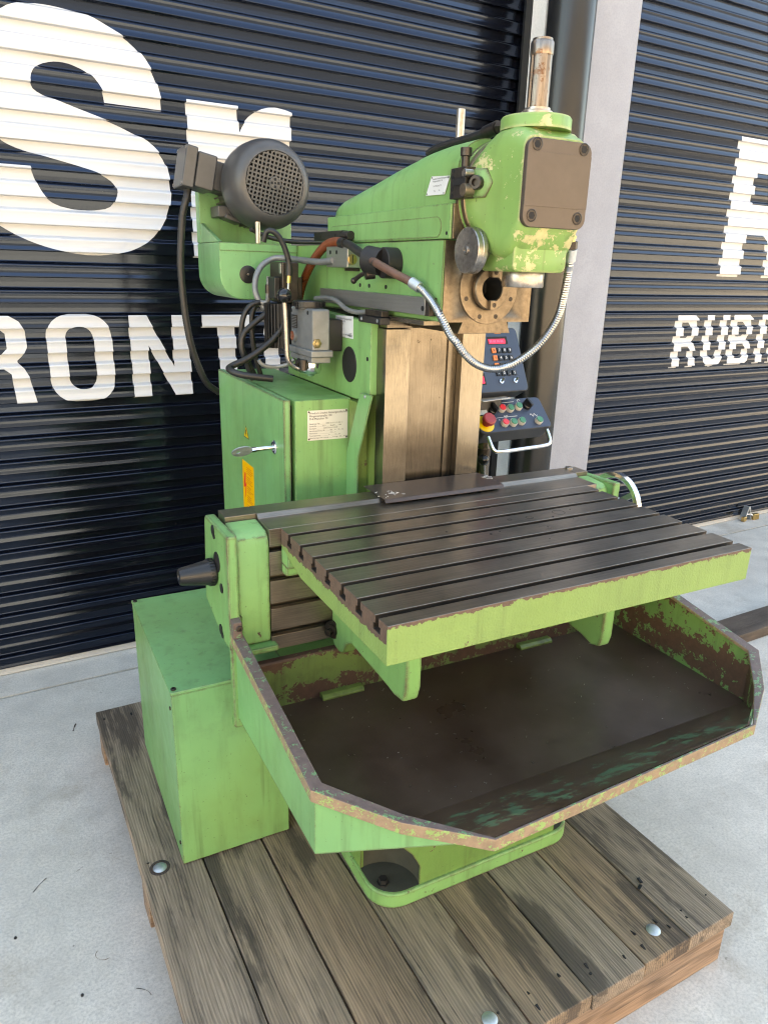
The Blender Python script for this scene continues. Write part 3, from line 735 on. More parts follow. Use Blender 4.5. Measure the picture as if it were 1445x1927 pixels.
b = MB(); b.lathe([(.021, 0), (.021, .003), (.017, .006), (.011, .006), (.009, .002)], (.1462, 1.006, 1.125), (-1, 0, 0), 28); b.build('lock', 'chrome', cab)
ky = thing('key', (.13, 1.006, 1.125), 'bright metal cabinet key sticking out of the green cabinet door', 'key')
b = MB(); b.cyl((.146, 1.006, 1.125), (.086, 1.012, 1.121), .0075, n=18); b.cyl((.090, 1.0115, 1.1215), (.078, 1.013, 1.1205), .0085, n=8); b.build('shank', 'chrome', ky)
b = MB(); d = V((-1, .1, -.10)).normalized(); w = V((0, .45, -1)).normalized(); nn = d.cross(w)
c = V((.050, 1.016, 1.118)); pl = [(cos(a)*.031, sin(a)*.0165*(1 if cos(a) > -.3 else 1)) for a in [2*pi*i/28 for i in range(28)]]
ho = [(.012 + cos(a)*.007, sin(a)*.0045) for a in [2*pi*i/28 for i in range(28)]]
vs = [c + d*u + w*v + nn*s for s in (-.0022, .0022) for ring in (pl, ho) for u, v in ring]
b.add(vs, [(i, (i + 1) % 28, 28 + (i + 1) % 28, 28 + i) for i in range(28)] + [(56 + i, 84 + i, 84 + (i + 1) % 28, 56 + (i + 1) % 28) for i in range(28)]
      + [(i, 56 + i, 56 + (i + 1) % 28, (i + 1) % 28) for i in range(28)] + [(28 + i, 28 + (i + 1) % 28, 84 + (i + 1) % 28, 84 + i) for i in range(28)])
b.build('bow', 'zinc', ky)

# ---- lower sheet-metal box at the left
b = MB(); b.box(-.281, .006, .543, 1.094, .163, .662); lb = b.build('coolant_box', 'green_clean', mm, bev=.002)
b = MB(); b.box(-.283, .008, .541, 1.096, .6625, .6715); b.build('lid', 'green_clean', lb, bev=.0025)
for x, y in ((-.272, .556), (-.274, 1.082), (-.003, 1.082)): screw(lb, (x, y, .6713), (0, 0, 1), .0065, .004)
for z in (.62, .22): screw(lb, (-.281, .560, z), (-1, 0, 0), .005, .003)
b = MB(); b.box(-.26, -.02, .56, 1.08, .160, .1632); b.build('foot_pad', 'blackrough', lb)

# ---- knee carriage with horizontal T-slots
prof = [(.548, .724)]
for z0, z1 in ((.762, .776), (.836, .850), (.910, .924), (.986, .999)):
    prof += [(.548, z0), (.562, z0), (.562, z0 - .006), (.572, z0 - .006), (.572, z1 + .006), (.562, z1 + .006), (.562, z1), (.548, z1)]
prof += [(.548, 1.044), (.630, 1.044), (.6405, 1.0545), (.704, 1.0545), (.704, .70), (.60, .70)]
b = MB(); b.prism(prof, 'x', -.029, .985); car = b.build('carriage', 'slotsteel', mm, bev=.0012)
for xa, xb in ((-.108, -.0295), (.9855, 1.034)):
    b = MB(); b.box(xa, xb, .643, .704, 1.034, 1.0545); b.build('rear_rail', 'slotsteel', car, bev=.0012)
def end_block(x0, x1, name='end_block'):
    pr = [(.549, .75), (.546, 1.006), (.552, 1.026), (.566, 1.037), (.642, 1.043), (.642, .75)]
    b = MB(); b.prism(pr, 'x', x0, x1); return b.build(name, 'green_edge', car, bev=.006, seg=3)
end_block(-.1105, -.0295); end_block(.986, 1.0335)
b = MB(); b.box(-.105, -.018, .524, .60, .734, .7485); b.build('end_ledge', 'green_edge', car, bev=.003)
pl_ = [(.731, 1.030), (.722, 1.040), (.528, 1.046), (.533, .752), (.60, .752), (.757, .80), (.757, .83)]
b = MB(); b.prism(pl_, 'x', -.137, -.111); ep = b.build('end_plate', 'green_edge', car, bev=.005, seg=3)
b = MB(); b.prism(pl_, 'x', 1.034, 1.062); b.build('end_plate', 'green_edge', car, bev=.005, seg=3)
for y, z, r in ((.644, 1.025, .0135), (.618, .953, .025), (.586, .897, .012), (.611, .776, .013), (.636, 1.014, .008), (.598, .766, .008)):
    b = MB(); b.lathe([(r, 0), (r, .0022), (r*.8, .0022), (r*.3, .001)], (-.1372, y, z if z > 1 or z < .8 else z), (-1, 0, 0), 28); b.build('plug', 'blackrough', car)
kx = -.137
b = MB(); b.lathe([(.026, 0), (.0335, .004), (.0335, .018), (.031, .022), (.0215, .082), (.0195, .088), (.012, .0885), (.010, .085)], (kx, .645, .918), (-1, 0, 0), 36)
b.build('conical_handle', 'black', car)
b = MB()
for k in range(24):
    a = 2*pi*k/24; b.obox((kx - .011, .645 + .0335*cos(a), .918 + .0335*sin(a)), (1, 0, 0), (0, cos(a), sin(a)), (0, -sin(a), cos(a)), .006, .0012, .0016)
b.build('grip_ribs', 'black', car)
# handwheel on the far end
b = MB(); n = 48; c = V((1.105, .585, .955))
for k in range(1):
    secs = []
    for i in range(n + 1):
        a = 2*pi*i/n; e = V((0, cos(a), sin(a))); q = [c + V((dx, 0, 0)) + e*(.094 + dr) for dx, dr in ((-.011, -.004), (-.009, .008), (.009, .008), (.011, -.004), (.008, -.009), (-.008, -.009))]; secs.append(q)
    b.loft(secs, cap=False)
b.build('handwheel_rim', 'chrome', car)
b = MB(); b.cyl((1.062, .585, .955), (1.115, .585, .955), .024)
for a in (.4, 2.5, 4.6): b.obox(c + V((0, cos(a), sin(a)))*.055, (1, 0, 0), (0, cos(a), sin(a)), (0, -sin(a), cos(a)), .005, .036, .008)
b.build('handwheel_spokes', 'alu', car)
screw(car, (1.0, .69, 1.0545), (0, 0, 1), .012, .006, 'steel')

# ---- T-slot table
bars = [(0, .036), (.05, .111), (.125, .186), (.2, .261), (.275, .336), (.35, .411), (.425, .486), (.5, .5475)]
P = [(0, .965), (0, 1.044)]
for (a0, a1), (c0_, c1_) in zip(bars, bars[1:]):
    P += [(a1, 1.044), (a1, 1.027), (a1 - .007, 1.027), (a1 - .007, 1.0145), (c0_ + .007, 1.0145), (c0_ + .007, 1.027), (c0_, 1.027), (c0_, 1.044)]
P += [(.5475, 1.044), (.5475, 1.0), (.50, .985), (.42, .965)]
def split_table():
    b = MB(); b.prism(P, 'x', 0.0, .95)
    o = b.build('table', ['green_table', 'slotsteel', 'slotdark'], mm)
    me = o.data
    for p_ in me.polygons:
        n_ = p_.normal; cy = (o.location + wloc(mm)).y + p_.center.y
        if abs(n_.x) < .5 and n_.z > -.4 and not (n_.y < -.5 and cy < .002): p_.material_index = 1
        cz_ = (o.location + wloc(mm)).z + p_.center.z
        if p_.material_index == 1 and cz_ < 1.0435 and cy < .52: p_.material_index = 2
    md = o.modifiers.new('bevel', 'BEVEL'); md.width = .0019; md.segments = 2; md.limit_method = 'ANGLE'; md.angle_limit = radians(40); md.harden_normals = True
    return o
tb = split_table()
for x, y, r in ((.44, .316, .0035), (.47, .322, .0022), (.60, .303, .0025), (.665, .362, .003), (.70, .325, .002), (.55, .235, .002), (.35, .37, .003), (.745, .39, .0022)):
    b = MB(); b.cyl((x, y, 1.0435), (x, y, 1.04425), r, n=10); b.build('drill_mark', 'hole', tb)
for x, y, r in ((.70, .382, .017), (.602, .378, .010), (.545, .384, .006)):
    b = MB(); b.lathe([(r, .0), (r, .0003), (r - .0012, .0003), (r - .0012, 0)], (x, y, 1.0440), (0, 0, 1), 28, cap=False); b.build('ring_mark', 'blackrough', tb)
def rib(x, th, pts, name='support_rib'):
    b = MB(); b.prism(pts, 'x', x - th/2, x + th/2); return b.build(name, 'green_edge', tb, bev=.006, seg=3)
rib(.150, .038, [(.546, .985), (.546, .725), (.53, .71), (.50, .705), (.478, .715), (.455, .748), (.43, .765), (.235, .756), (.205, .752), (.165, .757), (.155, .79), (.155, .966), (.3, .966), (.42, .968)])
rib(.80, .038, [(.546, .985), (.546, .725), (.50, .715), (.47, .73), (.40, .705), (.33, .695), (.29, .683), (.262, .692), (.255, .72), (.255, .966), (.42, .968)])
for x, y, z in ((.131, .535, .752),):
    b = MB(); b.lathe([(.024, 0), (.024, .006), (.017, .006), (.017, .014), (.009, .014), (.009, .026), (.004, .027)], (.131, .53, .757), (-1, -.5, 0), 24); b.build('clamp_bolt', 'blackox', tb)
b = MB(); b.box(.0, .035, .5, .549, .955, .9995); b.box(.0, .05, .515, .549, .93, .956); b.build('table_lug', 'green_edge', tb, bev=.004)
b = MB(); b.cyl((.018, .5, .978), (.018, .49, .978), .012, n=20); b.build('table_bolt', 'blackox', tb)

# ---- splash tray
rim = [V(p) for p in ((-.1345, .535, .800), (-.131, .035, .721), (-.004, -.082, .693), (.133, -.180, .682), (.872, -.146, .680), (1.010, -.064, .692), (1.118, .037, .719), (1.120, .535, .800))]
FZ = .572
def rampz(y): return FZ if y > .034 else FZ + (.034 - y)*.56
def inset(pts, d):
    out = []
    for i, p_ in enumerate(pts):
        ns = []
        for a, c in ((i - 1, i), (i, i + 1)):
            if 0 <= a and c < len(pts):
                e = (pts[c] - pts[a]).to_2d().normalized(); ns.append(V((-e.y, e.x)))
        nn = sum(ns, V((0, 0))); nn = nn.normalized(); k = 1/max(.4, nn.dot(ns[0])); out.append(V((p_.x + nn.x*d*k, p_.y + nn.y*d*k, p_.z)))
    return out
r_in = inset(rim, .027); r_fr = inset(rim, .006); r_in[3] = r_fr[3]; r_in[4] = r_fr[4]; r_md = inset(rim, .023); r_in[2] = r_md[2]; r_in[5] = r_md[5]; w_out = inset(rim, .010); w_in = inset(rim, .0165)
def strip(A, B, up_=None):
    n = len(A); return list(A) + list(B), [(i, i + 1, n + i + 1, n + i) for i in range(n - 1)]
b = MB()
dn = V((0, 0, -.027))
secs = [[a, c, c + dn*.35, a + dn] for a, c in zip(rim, r_in)]
b.loft(secs); 
tray = b.build('tray_rim', ['tray_rim', 'tray_lip'], None, smooth=0)
for p_ in tray.data.polygons:
    if abs(p_.normal.z) < .5: p_.material_index = 1
tray_root = tray; tray.name = 'splash_tray'; tray.data.name = 'splash_tray'
tray.location -= wloc(mm); tray.parent = mm
md = tray.modifiers.new('bevel', 'BEVEL'); md.width = .002; md.segments = 2; md.limit_method = 'ANGLE'; md.angle_limit = radians(30)
def wall(A, B, mat, name, d0, keep=None, lowdz=0.0):
    n = len(A); idx = range(n)
    top = [V((p_.x, p_.y, p_.z + d0)) for p_ in A]
    bot = [V((p_.x, p_.y, max(min(rampz(p_.y) + lowdz, p_.z + d0 - .002), .4))) for p_ in A]
    top2 = [V((p_.x, p_.y, p_.z + d0)) for p_ in B]; bot2 = [V((q.x, q.y, bq.z)) for q, bq in zip(B, bot)]
    b = MB()
    for i in idx:
        pass
    b.loft([[t, u, w, x] for t, u, w, x in zip(top, top2, bot2, bot)])
    return b.build(name, mat, tray, smooth=0)
wall(w_out, inset(rim, .013), 'green_clean', 'outer_wall', -.012, lowdz=-.006)
wall(inset(rim, .0131), w_in, 'tray_in', 'inner_wall', -.008)
# floor: flat part then ramp up to the front lip
fl = inset(rim, .0112)
def clip_row(y):
    # x-range of the floor outline at depth y
    xs = []
    for a, c in zip(fl, fl[1:]):
        if (a.y - y)*(c.y - y) <= 0 and abs(a.y - c.y) > 1e-6: xs.append(a.x + (y - a.y)*(c.x - a.x)/(c.y - a.y))
    return (min(xs), max(xs))
ys = [.531, .40, .25, .12, .075, .0341, .02, .0, -.03, -.05, -.06, -.07, -.08, -.09, -.11, -.128]
top = []; botm = []
for y in ys:
    a, c = clip_row(min(y, .53)); top.append([V((a + (c - a)*i/8, y, rampz(y))) for i in range(9)])
L0, L1 = fl[3], fl[4]
top.append([V((L0.x + (L1.x - L0.x)*i/8, L0.y + (L1.y - L0.y)*i/8, .6755)) for i in range(9)])
b = MB()
n = 9; vs = [p_ for row in top for p_ in row]
b.add(vs + [p_ - V((0, 0, .005)) for p_ in vs], [(r*n + i, r*n + i + 1, (r + 1)*n + i + 1, (r + 1)*n + i) for r in range(len(top) - 1) for i in range(8)] + [(len(vs) + r*n + i, len(vs) + (r + 1)*n + i, len(vs) + (r + 1)*n + i + 1, len(vs) + r*n + i + 1) for r in range(len(top) - 1) for i in range(8)])
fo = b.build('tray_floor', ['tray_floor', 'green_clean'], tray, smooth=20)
for i, p_ in enumerate(fo.data.polygons):
    if i >= len(fo.data.polygons)//2: p_.material_index = 1
b = MB(); b.prism([(.526, FZ - .004), (.522, .700), (.526, .704), (.542, .706), (.542, .700), (.528, .697), (.532, FZ - .004)], 'x', -.118, 1.104); b.build('back_wall', 'tray_back', tray, bev=.002)
for x0 in (.089, .72):
    b = MB(); b.prism([(.500, FZ), (.500, FZ + .007), (.508, FZ + .014), (.5255, FZ + .014), (.5255, FZ)], 'x', x0, x0 + .118); b.build('chip_stop', 'green_dirty', tray, bev=.002)
b = MB(); b.prism([(.53, .534), (.53, .845), (.548, .845), (.548, .534)], 'x', -.137, -.104)
o = b.build('hanger_bar', 'green_edge', tray, bev=.008, seg=1)
b = MB(); b.obox((-.124, .526, .818), (1, 0, 0), (0, 1, .1), (0, -.1, 1), .011, .016, .022); b.build('rim_end', 'tray_rim', tray, bev=.002)
screw(tray, (-.120, .511, .822), (0, -1, .1), .008, .006); screw(tray, (-.110, .5295, .744), (0, -1, 0), .008, .007)
b = MB(); b.box(.15, .68, .25, .60, .50, .5655); b.build('tray_saddle', 'green_cast', tray, bev=.01)

b = MB()
for k in range(70):
    x = random.uniform(-.05, 1.05); y = random.uniform(.05, .50); a = random.uniform(0, pi)
    b.obox((x, y, FZ + .0012), (cos(a), sin(a), random.uniform(-.2, .2)), (-sin(a), cos(a), 0), (0, 0, 1), random.uniform(.0012, .004), .0006, .0006)
o = b.build('swarf', 'steel', tray, smooth=0); o['kind'] = 'stuff'

# ---- chip guard between column and carriage
b = MB(); g0 = [(.312, .747), (.309, .612), (.690, .612), (.708, .69), (.69, .747), (.60, .747)]
b.prism(g0, 'z', 1.0565, 1.0585); b.prism([(.6105, 1.0585), (.603, 1.0505), (.6048, 1.0495), (.6125, 1.0565)], 'x', .309, .690)
b.build('chip_guard', 'chipguard', mm, bev=.0008)
b = MB()
for k in range(34):
    t = random.random() < .6; x = random.gauss(.352, .02) if t else random.gauss(.692, .006); y = random.gauss(.652, .014) if t else random.gauss(.685, .012)
    a = random.uniform(0, pi); b.obox((x, y, 1.0591), (cos(a), sin(a), random.uniform(-.15, .15)), (-sin(a), cos(a), 0), (0, 0, 1), random.uniform(.0015, .005), .0005, .0005)
o = b.build('metal_chips', 'labelw', mm); o['kind'] = 'stuff'

# ---- ram
RX0, RX1, RY = .393, .653, .513
b = MB(); b.box(RX0, RX1, RY + .004, 1.50, 1.517, 1.699); ram = b.build('ram', 'green', mm)
b = MB(); b.box(RX0 + .004, RX1 - .002, RY, RY + .0045, 1.516, 1.698); b.build('front_face', 'ramface', ram)
b = MB(); b.prism([(.442, 1.489), (.596, 1.489), (.584, 1.5165), (.454, 1.5165)], 'y', RY + .0005, 1.40); b.build('dovetail', 'ramface', ram, bev=.001)
b = MB(); b.box(.376, .452, .752, .80, 1.484, 1.515); b.build('gib_block', 'waysdark', col, bev=.001)
b = MB(); b.box(.598, .690, .752, .80, 1.484, 1.514); b.build('gib_block', 'waysdark', col, bev=.001)
b = MB(); b.box(.374, .44, .56, 1.2, 1.505, 1.5165); b.build('under_rail', 'waysdark', ram, bev=.001)
for y in (.957, .899, .798):
    b = MB(); b.cyl((.3915, y, 1.587), (.395, y, 1.587), .0055, n=14); b.build('bolt_hole', 'hole', ram)
# spindle nose in the ram face
cx, cz = .524, 1.594
for o_ in [ram] + [c_ for c_ in ram.children if c_.name.startswith('front_face')]:
    b = MB(); b.cyl((cx, RY - .02, cz), (cx, RY + .06, cz), .0487, n=48); boolean_cut(o_, b.build('cut', 'hole'))
b = MB(); b.lathe([(.083, 0), (.083, .0012), (.0822, .0018), (.052, .0018), (.050, .0012), (.050, .001)], (cx, RY, cz), (0, -1, 0), 56, cap=False); b.build('spindle_flange', 'ramface', ram)
b = MB(); b.lathe([(.049, 0), (.049, .012), (.047, .0145), (.030, .0145), (.0285, .012), (.026, -.045), (.001, -.0455)], (cx, RY - .001, cz), (0, -1, 0), 48, cap=False); b.build('spindle', 'ramface', ram)
b = MB(); b.lathe([(.0275, .0125), (.0255, -.02), (.024, -.0440), (.001, -.0445)], (cx, RY - .0008, cz), (0, -1, 0), 40, cap=False); b.build('spindle_bore', 'hole', ram)
for s_ in (-1, 1):
    b = MB(); b.box(cx - .010, cx + .010, RY - .026, RY - .0155, cz + s_*.037 - .011, cz + s_*.037 + .011); d_ = b.build('drive_dog', 'ramface', ram, bev=.001)
    screw(ram, (cx, RY - .0258, cz + s_*.037), (0, -1, 0), .0055, .001)
for a in (200, 250, 290, 340):
    screw(ram, (cx + .069*cos(radians(a)), RY - .0018, cz + .069*sin(radians(a))), (0, -1, 0), .0055, .0012)
# aluminium scale cover on the flank
b = MB(); b.box(.373, .3932, .556, 1.209, 1.529, 1.5705); sc2 = b.build('scale_cover', 'alu', ram, bev=.0015)
b = MB(); b.box(.3725, .3935, .535, .5555, 1.5285, 1.571); b.build('end_cap', 'blackox', sc2, bev=.001)
b = MB(); b.cyl((.3715, .566, 1.545), (.3735, .566, 1.545), .006, n=14); b.build('bolt_hole', 'hole', sc2)
b = MB(); b.box(.345, .374, .733, .865, 1.494, 1.512); rd = b.build('scale_reader', 'black', mm, bev=.0015)
b = MB(); b.box(.352, .374, .74, .84, 1.5125, 1.528); b.build('reader_head', 'blackox', rd, bev=.0015)
for y in (.75, .845): screw(rd, (.345, y, 1.503), (-1, 0, 0), .005, .001, 'zinc')
b = MB(); b.tube([(.362, .845, 1.520), (.355, .90, 1.516), (.35, .96, 1.522), (.35, 1.03, 1.541), (.352, 1.10, 1.545), (.355, 1.2, 1.540)], .0065, rf=lambda d, i: .0065 + .0006*(i % 2)); b.build('reader_cable', 'greyhose', rd)

# ---- overarm casting on top of the ram
b = MB(); b.box(.393, .653, .494, 1.195, 1.7005, 1.776); ov = b.build('overarm', 'green', mm, bev=.003)
b = MB(); b.box(.397, .649, .487, .4945, 1.701, 1.775); b.build('front_face', 'ramface', ov, bev=.001)
# slightly raised panel on the flank
b = MB(); pr = rpoly(.530, 1.172, 1.7045, 1.750, .022, 6); b.prism(pr, 'x', .3915, .394); b.build('flank_panel', 'green', ov, bev=.001)
screw(ov, (.393, .507, 1.713), (-1, 0, 0), .004, .001, 'hole')
secs = []
for y, hw, zt, r in ((1.235, .070, 1.79, .005), (1.205, .100, 1.817, .035), (1.16, .108, 1.829, .045), (1.0, .112, 1.855, .055), (.85, .114, 1.880, .06), (.72, .116, 1.900, .065), (.67, .117, 1.906, .068), (.60, .118, 1.911, .07), (.494, .119, 1.913, .075)):
    secs.append(rrect(hw, 1.70, zt, min(r, .09), .524, y, 56))
b = MB(); b.loft(secs); b.build('hood', 'green', ov, smooth=40)
plate(ov, [(.4035, .600, 1.839), (.4035, .520, 1.834), (.4035, .540, 1.797), (.4035, .623, 1.799)], (-1, 0, 0), th=.0018)
text('Friedrich Deckel Aktiengesellschaft\nPlinganserstraße 150\n\nD-8 München 70\n\nTyp          Nr.', .0052, (.4017, .5935, 1.8305), (0, -1, 0), (0, .25, 1), 'ink', ov)
for y, z in ((.597, 1.836), (.525, 1.831), (.543, 1.800), (.618, 1.802)): screw(ov, (.402, y, z), (-1, 0, 0), .002, .0008, 'blackox', 'rivet')
b = MB(); b.cyl((.52, .675, 1.90), (.52, .675, 2.003), .0105, n=20); b.build('lifting_rod', 'steel', ov, bev=.001)
b = MB(); b.cyl((.52, .675, 1.90), (.52, .675, 1.914), .02, n=20); b.build('rod_boss', 'blackox', ov)
b = MB(); b.tube([(.5, .785, 1.915), (.5, .74, 1.924), (.5, .62, 1.927), (.5, .525, 1.932), (.5, .49, 1.936)], .0105); b.build('oil_pipe', 'rubber', ov)
b = MB(); b.cyl((.5, .535, 1.931), (.5, .488, 1.936), .0145, n=20); b.cyl((.5, .488, 1.936), (.505, .462, 1.936), .0125, n=6); b.cyl((.505, .462, 1.936), (.51, .44, 1.935), .0155, n=6); b.build('pipe_fitting', 'blackox', ov)
# vernier clamp block
b = MB(); b.box(.386, .412, .432, .492, 1.782, 1.844); vb = b.build('angle_stop', 'blackox', ov, bev=.0015)
b = MB(); b.box(.384, .3865, .428, .478, 1.808, 1.822); b.build('stop_tongue', 'black', vb, bev=.001)
b = MB(); b.cyl((.400, .456, 1.843), (.400, .456, 1.866), .009, n=18); b.cyl((.400, .456, 1.866), (.400, .456, 1.883), .0125, n=18); b.build('stop_screw', 'blackox', vb, bev=.001)
b = MB(); b.cyl((.378, .428, 1.797), (.402, .428, 1.797), .013, n=20); b.build('clamp_roll', 'ramface', vb, bev=.001)
b = MB(); b.cyl((.380, .43, 1.830), (.402, .43, 1.830), .0085, n=18); b.build('clamp_pin', 'steel', vb, bev=.001)
for z in (1.838, 1.824, 1.802, 1.788): screw(vb, (.386, .482, z), (-1, 0, 0), .0048, .0008, 'hole', 'socket_hole')

# ---- swivelling vertical head
HC = (.524, 1.793)
b = MB(); b.lathe([(.121, 0), (.121, .010), (.1185, .0115), (.1185, .020), (.121, .0215), (.121, .032), (.116, .034)], (HC[0], .4935, HC[1]), (0, -1, 0), 64); hd = b.build('vertical_head', 'ramface', mm)
b = MB(); b.lathe([(.1212, 0), (.1212, .0085)], (HC[0], .4815, HC[1]), (0, -1, 0), 64, cap=False); b.build('scale_ring', 'green_head', hd)
secs = []
for y, cxx, hw, z0, z1, r in ((.4605, .524, .1185, 1.6745, 1.9115, .1185), (.448, .524, .1175, 1.674, 1.913, .112), (.432, .524, .109, 1.668, 1.918, .085), (.412, .524, .0985, 1.660, 1.922, .06), (.39, .524, .092, 1.654, 1.922, .045), (.36, .524, .087, 1.656, 1.920, .034), (.335, .524, .0845, 1.668, 1.912, .028), (.318, .524, .083, 1.70, 1.902, .025), (.308, .524, .082, 1.716, 1.895, .024)):
    secs.append(rrect(hw, z0, z1, r, cxx, y, 64))
b = MB(); b.loft(secs); b.build('head_casting', 'green_head', hd, smooth=50)
secs = [rrect(.071, 1.634, 1.735, .014, .524, y, 64) for y in (.331, .452)]
secs = [rrect(.068, 1.637, 1.732, .012, .524, .3285, 64)] + secs + [rrect(.06, 1.65, 1.72, .012, .524, .456, 64)]
b = MB(); b.loft(secs); b.build('lower_housing', 'green_head', hd, smooth=50)
b = MB()
b.lathe([(.074, 0), (.074, .022), (.071, .026), (.034, .026)], (.524, .385, 1.915), (0, 0, 1), 56); b.build('top_collar', 'green_head', hd, smooth=40)
b = MB(); b.lathe([(.0335, 0), (.0335, .012), (.031, .014), (.028, .014), (.028, .019), (.0225, .019)], (.524, .385, 1.940), (0, 0, 1), 40); b.build('quill_nut', 'steel', hd)
b = MB(); q = []
for i in range(64):
    a = 2*pi*i/64; r = .0225 if (i % 16) > 2 else .0195; q.append((.524 + r*cos(a), .385 + r*sin(a)))
b.prism(q, 'z', 1.955, 2.056); b.build('splined_shaft', 'shaft', hd, smooth=20)
b = MB(); b.lathe([(.0235, 0), (.024, .003), (.024, .022), (.0225, .025), (.0205, .026), (.0205, .030), (.018, .031), (.010, .031), (.010, .026)], (.524, .385, 2.056), (0, 0, 1), 40); b.build('drawbar_cap', 'shaft', hd)
b = MB(); b.prism(rpoly(.4415, .6065, 1.7225, 1.8895, .021, 8), 'y', .2955, .3075); cp = b.build('cover_plate', 'cap', hd, bev=.0015)
b = MB(); b.box(.4418, .6062, .2948, .2956, 1.7625, 1.8645); b.build('plate_face', 'cap', hd, bev=.0004)
for x, z in ((.4635, 1.877), (.5845, 1.877), (.4635, 1.7445), (.5845, 1.7445)):
    b = MB(); b.lathe([(.0125, 0), (.0125, .0010), (.0108, .0016), (.0100, .0005), (.0075, .0005)], (x, .2952, z), (0, -1, 0), 28, cap=False); w_ = b.build('cover_bolt', 'blackox', hd)
    b = MB(); b.cyl((x, .2960, z), (x, .2946, z), .0078, n=6); b.build('hex_socket', 'hole', hd)
# clamping bolt in its recess on the flank
b = MB(); b.lathe([(.034, 0), (.033, .004), (.024, .008)], (.4175, .4235, 1.812), (-1, -.55, 0), 6); b.build('bolt_boss', 'green_edge', hd, bev=.004, seg=3)
b = MB(); b.lathe([(.0145, 0), (.0145, .018), (.013, .0195), (.0075, .0195), (.0075, .012)], (.414, .4215, 1.8115), (-1, -.55, 0), 28); b.build('clamp_bolt', 'blackox', hd)
text('13', .010, (.4195, .4375, 1.7755), (0, -1, 0), (0, 0, 1), 'ink', hd, off=.004)
# feed disc
b = MB(); b.lathe([(.020, -.028), (.020, 0), (.0475, 0), (.0490, .002), (.0490, .011), (.0478, .0125), (.0490, .014), (.0490, .024), (.0475, .026), (.045, .0265), (.010, .0265)], (.428, .437, 1.676), (-1, 0, 0), 56); fd = b.build('feed_disc', 'steel', hd)
b = MB(); b.lathe([(.0105, 0), (.0105, .003), (.0085, .004), (.005, .004), (.005, .001)], (.4016, .437, 1.676), (-1, 0, 0), 24); b.build('disc_screw', 'steel', hd)
b = MB(); b.lathe([(.0455, -.002), (.0465, .0), (.0465, .030), (.045, .0325), (.028, .0325), (.027, .028)], (.524, .385, 1.634), (0, 0, -1), 48); b.build('spindle_nose', 'steel', hd)
# chipped paint patches showing pale primer
MT['primer'] = plain('pale_primer', (.46, .47, .22), .55, 0, .2, 60, .1)

# ---- motor and its gear housing at the back
hp = [(.126, 1.70), (.393, 1.70), (.393, 1.523)] + [(.201 + .075*cos(radians(a)), 1.598 + .075*sin(radians(a))) for a in range(270, 179, -10)]
b = MB(); b.prism(hp, 'y', 1.455, 1.74); gh = b.build('gear_housing', 'green_clean', mm, bev=.004, seg=3)
b = MB(); b.prism([(.126, 1.675), (.3925, 1.675), (.3925, 1.7), (.126, 1.7)], 'y', 1.4525, 1.4555); b.build('housing_cover', 'green_clean', gh, bev=.001)
b = MB(); b.prism([(1.455, 1.7005), (1.74, 1.7005), (1.74, 1.765), (1.68, 1.765)], 'x', .128, .14); b.build('housing_cheek', 'green_clean', gh, bev=.002)
b = MB(); b.box(.126, .46, 1.69, 1.74, 1.7005, 1.875); b.build('motor_flange', 'green_clean', gh, bev=.004)
b = MB(); b.lathe([(.0285, 0), (.0285, .002), (.026, .003), (.004, .0025), (.004, .0015)], (.219, 1.4552, 1.603), (0, -1, 0), 36); b.build('cover_disc', 'black', gh)
screw(gh, (.219, 1.4525, 1.603), (0, -1, 0), .004, .001, 'steel')
mo = MB(); MX, MZ = .300, 1.881
mo.lathe([(.110, 0), (.110, .19)], (MX, 1.71, MZ), (0, -1, 0), 48); mt = mo.build('drive_motor', 'motor', mm)
for k in range(44):
    a = 2*pi*k/44
    if 120 < (math.degrees(a) % 360) < 190: continue
    b = MB() if k == 0 else b
    e = V((cos(a), 0, sin(a))); b.obox(V((MX, 1.628, MZ)) + e*.1165, e, (0, 1, 0), e.cross(V((0, 1, 0))), .0095, .068, .0022)
o = b.build('cooling_fins', 'motor', mt, smooth=0)
b = MB(); b.lathe([(.128, .0), (.129, .005), (.135, .012), (.1375, .04), (.137, .085), (.133, .115), (.125, .138), (.113, .153), (.103, .1595), (.0955, .1605), (.0940, .157), (.0915, .155)], (MX, 1.561, MZ), (0, -1, 0), 64, cap=False); b.build('fan_cowl', 'motor', mt, smooth=40)
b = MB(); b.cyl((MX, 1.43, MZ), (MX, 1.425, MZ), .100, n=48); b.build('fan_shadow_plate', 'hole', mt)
b = MB(); R_ = .0925; stp = .0128; an = radians(-12)
for k in range(-8, 9):
    d = (k + .5)*stp if False else k*stp
    if abs(d) >= R_: continue
    h = sqrt(R_*R_ - d*d)
    for ang in (an, an + pi/2):
        u = V((cos(ang), 0, sin(ang))); w = V((-sin(ang), 0, cos(ang)))
        b.obox(V((MX, 1.4035 + (.0004 if ang == an else 0), MZ)) + w*d, u, (0, 1, 0), w, h, .0022, .0026)
b.lathe([(.0195, .0), (.0195, .006), (.0185, .007), (.013, .007)], (MX, 1.406, MZ), (0, -1, 0), 32); gr = b.build('fan_grille', 'motor', mt, smooth=0); gr['kind'] = 'stuff'
b = MB()
for dx, dz in ((0, .011), (0, -.011), (.011, 0), (-.011, 0)): b.box(MX + dx - .0038, MX + dx + .0038, 1.3985, 1.3992, MZ + dz - .0038, MZ + dz + .0038)
b.cyl((MX, 1.3992, MZ), (MX, 1.3985, MZ), .0035, n=12); o = b.build('grille_holes', 'hole', mt); o['kind'] = 'stuff'
b = MB(); b.obox((.168, 1.62, 1.905), (-1, 0, .2), (0, 1, 0), (.2, 0, 1), .05, .05, .045); tbx = b.build('terminal_box', 'motor', mt, bev=.006)
